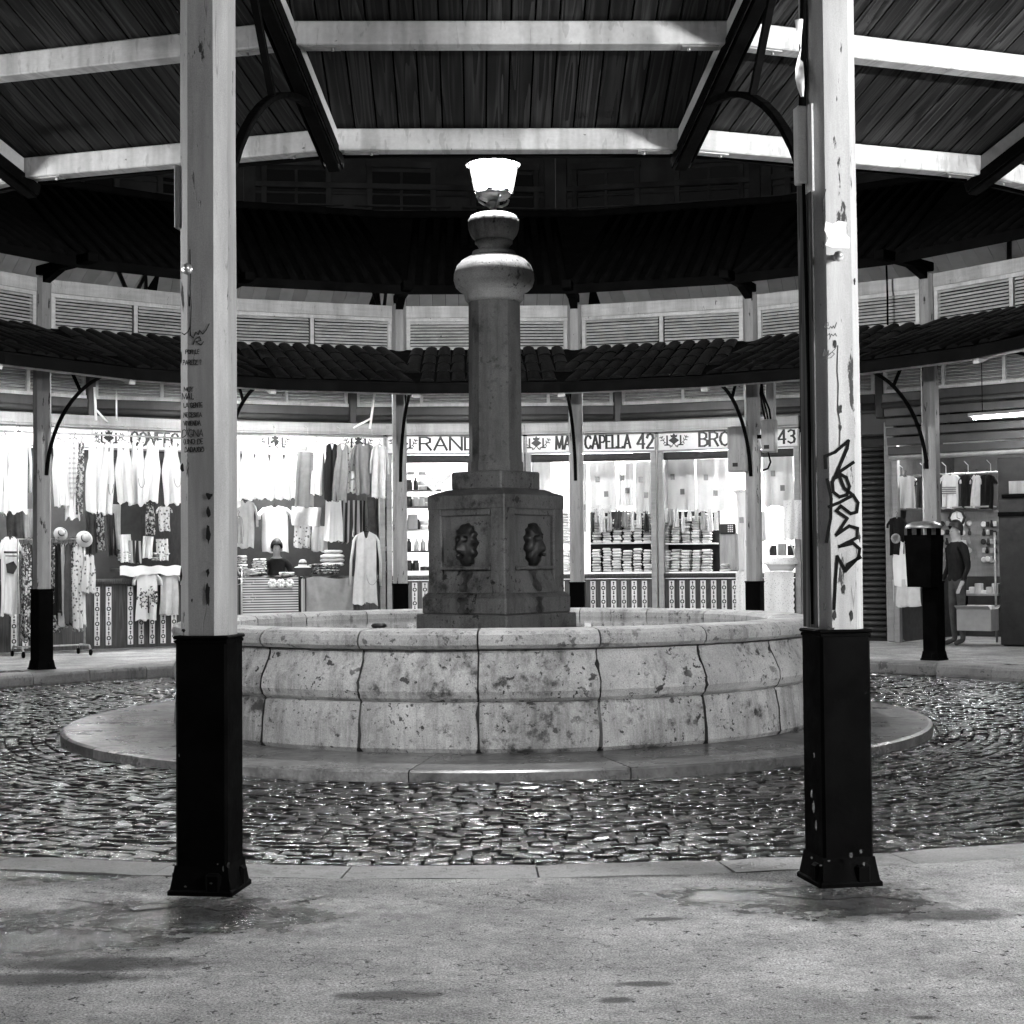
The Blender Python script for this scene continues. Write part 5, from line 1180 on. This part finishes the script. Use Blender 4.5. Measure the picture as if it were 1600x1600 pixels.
p0 = lp(MR, 1512, 850, .42); tag(MB().box(0, 0, 0, 1.15, .03, .95, .004).build('display_board', MAT['midpaint'], M=MR @ T(p0)), 'display board of the souvenir stall behind the souvenirs', 'board')
o = thing('framed_picture', 'small framed picture with round motif below the clock', 'picture', MR @ T(lp(MR, 1500, 858, .3)))
MB().box(0, 0, 0, .2, .02, .26, .004).build('frame', MAT['cloth_pale'], o); MB().box(0, -.012, 0, .13, .006, .18).build('print', MAT['boxgrey'], o)
o = thing('display_table', 'low table with pale trinkets in the souvenir stall', 'table', MR @ T(lp(MR, 1530, 975, -.1)))
MB().box(0, .1, .42, .62, .4, .03, .004).build('table_top', MAT['midpaint'], o)
for ex in (-1, 1):
    for ey in (-1, 1): MB().box(ex*.28, .1+ey*.17, .20, .03, .03, .41).build('leg', MAT['iron'], o)
for j in range(6): small_box(MR, 1512+9*j, 930, -.05+.02*(j % 2), .09, .12, .07+.05*(j % 3), 'white' if j % 2 else 'cloth_pale', 'trinket_box', 'pale trinket box on the low table, %s from the post' % ORD[j], 'box', 'trinket boxes on the low table')
o = thing('cardboard_box', 'open cardboard box at the foot of the souvenir stall', 'box', MR @ T(lp(MR, 1528, 985, -.42)))
b = MB(); 
for e in (-1, 1): b.box(e*.24, 0, .15, .012, .3, .30); b.box(0, e*.15, .15, .48, .012, .30)
b.box(0, 0, .01, .47, .3, .012); b.build('carton', MAT['card'], o)
for e in (-1, 1): MB().box(0, 0, 0, .48, .12, .008, 0, T((0, e*.19, .32)) @ RX(e*.5)).build('flap', MAT['card'], o)
for j in range(3): small_box(MR, 1518+14*j, 955, -.42, .1, .1, .08, 'cloth_white', 'wrapped_item', 'white wrapped item in the cardboard box, %s of three' % ORD[j], 'parcel', 'items in the cardboard box')
o = thing('tall_cabinet', 'tall dark wooden cabinet door at the picture edge', 'cabinet', MR @ T((lp(MR, 1590, 880, -.25).x + .05, -.22, 0)))
MB().box(0, 0, 1.33, .62, .06, 2.62, .01).build('door_panel', MAT['dark'], o); b = MB(); b.box(0, -.04, 2.1, .5, .03, .05, .005); b.box(0, -.04, 1.85, .62, .03, .06, .005); b.build('cross_rail', MAT['iron'], o)
MB().box(0, .3, 1.3, .6, .5, 2.6, .01).build('carcase', MAT['dark'], o); MB().box(.0, -.036, 2.22, .3, .012, .18, .003).build('paper_notice', MAT['boxgrey'], o)
b = MB(); p = lp(MR, 1556, 900, -.2); tag(b.tube([(p.x, -.2, .05), (p.x-.01, -.2, 1.6)], .018, 6).build('leaning_pole', MAT['galv'], M=MR), 'thin steel pole standing left of the tall cabinet', 'pole')
# mop bucket and poles, trolley
pb = on_z(1373, 986, 0); MBk = frame(math.atan2(pb.x, pb.y), math.hypot(pb.x, pb.y))
o = thing('mop_bucket', 'pale bucket beside the corrugated shutter', 'bucket', MBk)
MB().lathe([(.0, .0), (.11, 0), (.14, .24), (.15, .245), (.15, .26), (.13, .26), (.10, .03), (0, .03)], 24, cap=False).build('bucket', MAT['cloth_pale'], o)
for j, (x, l) in enumerate(((-.07, 1.5), (.0, 1.05), (.05, 1.0), (.09, 1.1))):
    tag(MB().tube([(x, .0, .05), (x*1.6-.01, .06, l)], .012, 6).build('mop_pole', MAT['cloth_pale'], M=MBk), 'mop pole standing in the pale bucket, %s of four' % ORD[j], 'pole', 'mop poles in the bucket')
pb = on_z(1416, 984, 0); MT = frame(math.atan2(pb.x, pb.y), math.hypot(pb.x, pb.y))
o = thing('hand_trolley', 'small wire trolley on the walk behind the litter bin', 'trolley', MT)
b = MB()
for z in (.1, .24): b.tube([(-.22, -.15, z), (.22, -.15, z), (.22, .15, z), (-.22, .15, z), (-.22, -.15, z)], .01, 6)
for k in range(6): b.tube([(-.2+.08*k, -.15, .1), (-.2+.08*k, -.15, .24)], .007, 4)
b.tube([(-.22, .15, .1), (-.25, .2, .6)], .01, 6); b.build('wire_basket', MAT['galv'], o)
for e in (-1, 1): MB().lathe([(0, -.012), (.045, -.012), (.045, .012), (0, .012)], 14, M=T((e*.2, -.15, .045)) @ RY(math.pi/2), cap=False).build('wheel', MAT['iron'], o)

# ---------------------------------------------------------------- litter bin, cabinets, lamps, cables
M2 = WM[POST[2].name]
c = lp(M2, 1446, 860, -.30); hb_ = lp(M2, 1446, 836, -.3).z - lp(M2, 1446, 917, -.3).z
o = thing('litter_bin', 'dark litter bin with domed lid fixed to a far canopy post', 'bin', M2 @ T((c.x, -.33, lp(M2, 1446, 917, -.3).z)))
b = MB(); b.add([(x*w_, y*w_*.9, z) for z, w_ in ((0, .155), (hb_, .175)) for x, y in ((-1,-1),(1,-1),(1,1),(-1,1))], [(3,2,1,0),(0,1,5,4),(1,2,6,5),(2,3,7,6),(3,0,4,7)]); b.build('bin_body', MAT['basebox'], o)
b = MB(); b.lathe([(.215, hb_+.08), (.22, hb_+.095), (.20, hb_+.13), (.13, hb_+.16), (0, hb_+.17)], 24, cap=False); b.build('bin_lid', MAT['galv'], o)
b = MB()
for ex in (-1, 1):
    for ey in (-1, 1): b.box(ex*.13, ey*.11, hb_+.045, .045, .045, .10, .004)
b.build('lid_support', MAT['basebox'], o); b = MB(); b.box(.0, .19, hb_*.6, .06, .09, .3, .006); b.build('post_bracket', MAT['iron'], o)
M1 = WM[POST[1].name]
for x0, x1, y0, y1, yo, lb in ((1136, 1168, 667, 737, -.16, 'tall grey electric cabinet hung left of the far post'), (1189, 1211, 656, 706, -.14, 'small grey electric cabinet under cables on the far post')):
    p0, p1 = lp(M1, x0, y0, yo), lp(M1, x1, y1, yo); w_, h_ = p1.x-p0.x, p0.z-p1.z
    o = thing('electric_cabinet', lb, 'cabinet', M1 @ T((p0.x + w_/2, yo, p1.z)), 'electric cabinets on the far post')
    MB().box(0, .07, h_/2, w_, .14, h_, .008).build('cabinet_body', MAT['boxgrey'], o); MB().box(0, -.006, h_/2, w_*.9, .012, h_*.94, .004).build('cabinet_door', MAT['boxgrey'], o)
    MB().box(-w_*.1, -.014, h_*.16, .07, .004, .05).build('warning_label', MAT['dark'], o)
    MB().box(w_*.5+.03 if x0 < 1150 else -w_*.5-.03, .09, h_/2, .12, .03, .05).build('mounting_strap', MAT['iron'], o)
for q in range(3): tag(MB().tube([lp(M1, 1196+4*q, 655, -.1), lp(M1, 1192+5*q, 640, -.12), lp(M1, 1188+2*q, 615, -.08), lp(M1, 1190, 596, -.06)], .014, 6).build('power_cable', MAT['iron'], M=M1), 'black cable rising from the small electric cabinet, %s of three' % ORD[q], 'cable', 'cables above the electric cabinet')
tag(MB().tube([lp(M1, 1200, 706, -.1), lp(M1, 1204, 722, -.1), lp(M1, 1200, 732, -.08), lp(M1, 1192, 735, -.06)], .012, 6).build('power_cable', MAT['iron'], M=M1), 'black cable looping out below the small electric cabinet', 'cable')
b = MB(); b.box(*lp(M1, 1204, 627, .3), .12, .1, .5, .01); tag(b.build('downpipe', MAT['paint_light'], M=M1), 'short pale downpipe behind the cables of the far post', 'pipe')
for x0, y0, x1, y1, x2, y2, lb in ((150, 657, 148, 605, 168, 660, 'white awning rods above the clothes stall by the far post'), (578, 670, 586, 607, 552, 669, 'white awning rods at the end of the clothes stall')):
    b = MB(); b.tube([on_r(x0, y0, 10.7), on_r(x1, y1, 10.7)], .02, 6); q = on_r(x0+1, y0-16, 10.7); b.tube([q, on_r(x2, y2, 10.7)], .016, 6); tag(b.build('awning_rod', MAT['white']), lb, 'rod', 'white awning rods')
b = MB(); b.tube([on_r(182, 610, 10.6), on_r(182, 657, 10.6)], .012, 6); tag(b.build('pull_cord', MAT['white']), 'thin white cord hanging above the white aprons', 'cord')
def tube_lamp(Mx, label, mat, L=1.25, group='fluorescent tubes under the walkway roof', drop=1.2, hood=False):
    o = thing('tube_lamp', label, 'lamp', Mx, group)
    MB().box(0, 0, .045, L+.12, .11, .045, .006).build('housing', MAT['white'], o); MB().tube([(-L/2, 0, 0), (L/2, 0, 0)], .02, 8).build('tube', MAT[mat], o)
    b = MB()
    for e in (-1, 1): b.tube([(e*L*.4, 0, .06), (e*L*.4, 0, drop)], .006, 4)
    b.build('hanger_rods', MAT['iron'], o)
    if hood:
        for e in (-1, 1): MB().add([(-L/2-.08, e*.03, .024), (L/2+.08, e*.03, .024), (L/2+.08, e*.12, -.012), (-L/2-.08, e*.12, -.012), (-L/2-.08, e*.03, .028), (L/2+.08, e*.03, .028), (L/2+.08, e*.124, -.010), (-L/2-.08, e*.124, -.010)], [(0,1,2,3), (4,5,6,7), (2,3,7,6), (0,3,7,4), (1,2,6,5)]).build('light_shield', MAT['white'], o)  # added hood plates keep the unseen tubes' light off the rear louvres
MAT['tube_far'] = emis('souvenir_tube_lit', 45.0)
p = on_r(1592, 648, 9.9); tube_lamp(frame(math.atan2(p.x, p.y), 9.9, p.z), 'lit fluorescent tube hanging before the souvenir stall', 'tube_far', 1.3)
for j, (a_, r_, z_, mt_, lb) in enumerate(((math.pi - .50, 10.95, 3.0, 8.2, 'assumed lit fluorescent tube on the near walkway on the graffiti post side'), (math.pi + .666, 8.9, 2.9, 2.8, 'assumed lit fluorescent tube on the near walkway on the handwriting post side'), (math.pi - .17, 17.2, 3.1, .7, 'assumed lit fluorescent tube in the entrance passage behind the viewer'),  # near tubes out of view, assumed from the light on posts and beams
        (phi_of(60, 640, 9.1), 9.1, 3.86, 1.1, 'added unseen lit fluorescent tube under the far canopy before the wheeled rack'), (phi_of(440, 640, 9.1), 9.1, 3.86, 1.1, 'added unseen lit fluorescent tube under the far canopy before the aprons'),  # tubes added behind the lower roof, out of sight, to light the clothes
        (phi_of(760, 640, 9.1), 9.1, 3.86, .6, 'added unseen lit fluorescent tube under the far canopy behind the fountain column'), (phi_of(1060, 640, 9.1), 9.1, 3.86, .6, 'added unseen lit fluorescent tube under the far canopy before the linen stalls'))):  # also added out of sight, to brighten the signs
    MAT['tube_added%d' % j] = emis('added_walkway_tube_lit', WALK_TUBE*mt_); tube_lamp(frame(a_, r_, z_), lb, 'tube_added%d' % j, 1.3, drop=.9, hood=j > 2)

o = thing('wire_stand', 'wire display stand with hats beside the handwriting post', 'stand', ML2 @ T((lp(ML2, 378, 930, -.5).x, -.5, 0)))
b = MB(); b.tube([(0, 0, .02), (0, 0, 1.25)], .012, 6); rq = random.Random(5)
for k in range(14):
    a = rq.uniform(0, 6.28); z = rq.uniform(.25, 1.2); l = rq.uniform(.12, .22); b.tube([(0, 0, z), (l*.6*math.cos(a), l*.6*math.sin(a), z-.02), (l*math.cos(a), l*math.sin(a), z+.05)], .006, 4)
for k in range(3): b.tube([(0, 0, .1), (.22*math.cos(k*2.1), .22*math.sin(k*2.1), .0)], .012, 6)
b.build('wire_frame', MAT['galv'], o)
# ---------------------------------------------------------------- people (only what the photograph shows of them: clothing, hair, pose)
def person(Mx, label, pose):
    o = thing('person', label, 'person', Mx)
    J = {'pelvis': (0, 0, .93), 'belly': (0, 0, 1.08), 'chest': (0, -.01, 1.28), 'neckb': (0, 0, 1.43), 'neck': (0, -.01, 1.50), 'head': (0, -.025, 1.60), 'crown': (0, -.015, 1.70)}
    E = [('pelvis','belly'), ('belly','chest'), ('chest','neckb'), ('neckb','neck'), ('neck','head'), ('head','crown')]
    Rr = {'pelvis': (.16,.11), 'belly': (.145,.105), 'chest': (.165,.115), 'neckb': (.085,.075), 'neck': (.052,.055), 'head': (.072,.09), 'crown': (.06,.075)}
    for e, s_ in ((-1, 'l'), (1, 'r')):
        J['sh'+s_] = (e*.18, 0, 1.39); Rr['sh'+s_] = (.065, .065); E.append(('neckb', 'sh'+s_))
        el, wr, ha = pose[s_]; J['el'+s_] = (e*el[0], el[1], el[2]); J['wr'+s_] = (e*wr[0], wr[1], wr[2]); J['ha'+s_] = (e*ha[0], ha[1], ha[2])
        Rr['el'+s_] = (.043,.043); Rr['wr'+s_] = (.028,.026); Rr['ha'+s_] = (.040,.020)
        E += [('sh'+s_, 'el'+s_), ('el'+s_, 'wr'+s_), ('wr'+s_, 'ha'+s_)]
        d = (Vector(J['ha'+s_]) - Vector(J['wr'+s_])).normalized(); side = d.cross(Vector((0, 0, 1))); side = side.normalized() if side.length > .1 else Vector((1, 0, 0))
        for q in range(4):
            k1, k2 = 'f%d%s' % (q, s_), 'g%d%s' % (q, s_); b0 = Vector(J['ha'+s_]) + side*(q-1.5)*.021 + d*.04
            J[k1] = tuple(b0); J[k2] = tuple(b0 + d*(.045+.006*(1-abs(q-1.5))) + Vector((0, 0, -.018))); Rr[k1] = (.0095,.0095); Rr[k2] = (.0075,.0075); E += [('ha'+s_, k1), (k1, k2)]
        J['th'+s_] = tuple(Vector(J['wr'+s_]) + d*.05 - side*.045*e); Rr['th'+s_] = (.010,.010); E.append(('wr'+s_, 'th'+s_))
        J['hip'+s_] = (e*.09, 0, .88); J['kn'+s_] = (e*.10, -.015, .48); J['an'+s_] = (e*.10, .01, .08); J['to'+s_] = (e*.12, -.15, .035)
        Rr['hip'+s_] = (.085,.09); Rr['kn'+s_] = (.055,.058); Rr['an'+s_] = (.038,.042); Rr['to'+s_] = (.035,.025); E += [('pelvis', 'hip'+s_), ('hip'+s_, 'kn'+s_), ('kn'+s_, 'an'+s_), ('an'+s_, 'to'+s_)]
    ks = list(J); me = bpy.data.meshes.new('body'); me.from_pydata([J[k] for k in ks], [(ks.index(a), ks.index(b_)) for a, b_ in E], [])
    ob = put('body', me); ob.modifiers.new('skin', 'SKIN'); lay = me.skin_vertices[0].data
    for i_, k in enumerate(ks): lay[i_].radius = Rr[k]; lay[i_].use_root = (k == 'pelvis')
    su = ob.modifiers.new('sub', 'SUBSURF'); su.levels = 2; su.render_levels = 2
    dg = bpy.context.evaluated_depsgraph_get(); m2 = bpy.data.meshes.new_from_object(ob.evaluated_get(dg)); bpy.data.objects.remove(ob); m2.name = 'body'
    m2.materials.clear()
    for m in ('cloth_black', 'skin', 'cloth_dark'): m2.materials.append(MAT[m])
    for v in m2.vertices:                                     # a face on the head
        x, y, z = v.co
        if z > 1.50 and y < -.05:
            v.co.y -= .022*math.exp(-((x/.014)**2 + ((z-1.595)/.022)**2)) + .008*math.exp(-((x/.03)**2 + ((z-1.545)/.012)**2))
            for e in (-1, 1): v.co.y += .012*math.exp(-(((x-e*.03)/.016)**2 + ((z-1.618)/.012)**2))
    for p_ in m2.polygons:
        c_ = p_.center; p_.use_smooth = True
        hand = any((Vector(J['wr'+s_])-c_).length < .02 or (Vector(J['ha'+s_])-c_).length < .10 for s_ in 'lr')
        p_.material_index = 1 if (c_.z > 1.475 or hand) else 2 if c_.z < .93 else 0
    put('body', m2, o)
    b = MB()
    def hf(u, v):
        a = 2*math.pi*u; q = math.pi*.62*v + .02; back = .5+.5*math.sin(a); q *= (.62 + .55*back)
        sq_ = math.sin(q) if q < 1.57 else 1 - .12*(q-1.57); return (.096*sq_*math.cos(a), -.012 + .110*sq_*math.sin(a), 1.655 + .135*math.cos(q) + .004*math.sin(a*17))
    b.grid(hf, 30, 9); b.build('hair', MAT['hair'], o)
    b = MB()
    for e in (-1, 1): b.lathe([(0, -.006), (.006, 0), (0, .006)], 8, M=T((e*.03, -.098, 1.618)), cap=False)
    b.build('eyes', MAT['hair'], o)
    b = MB()
    for e in (-1, 1): b.lathe([(0, -.03), (.012, -.01), (.014, .015), (0, .03)], 8, M=T((e*.082, -.015, 1.605)), cap=False)
    b.build('ears', MAT['skin'], o)
    return o
stand = {s_: ((.24, .02, 1.12), (.25, -.09, .90), (.25, -.13, .83)) for s_ in 'lr'}
lean = {s_: ((.27, -.08, 1.15), (.16, -.30, 1.09), (.12, -.37, 1.085)) for s_ in 'lr'}
p = lp(ML2, 432, 850, .55)
person(ML2 @ T((p.x, .55, p.z - 1.70)), 'seller in dark clothes behind the counter of the clothes stall', lean)
p = lp(MR, 1506, 850, .02)
person(MR @ T((lp(MR, 1497, 850, -.3).x, -.35, 0)) @ RZ(R_(-35)), 'person in dark clothes standing at the souvenir stall right of the litter bin', stand)
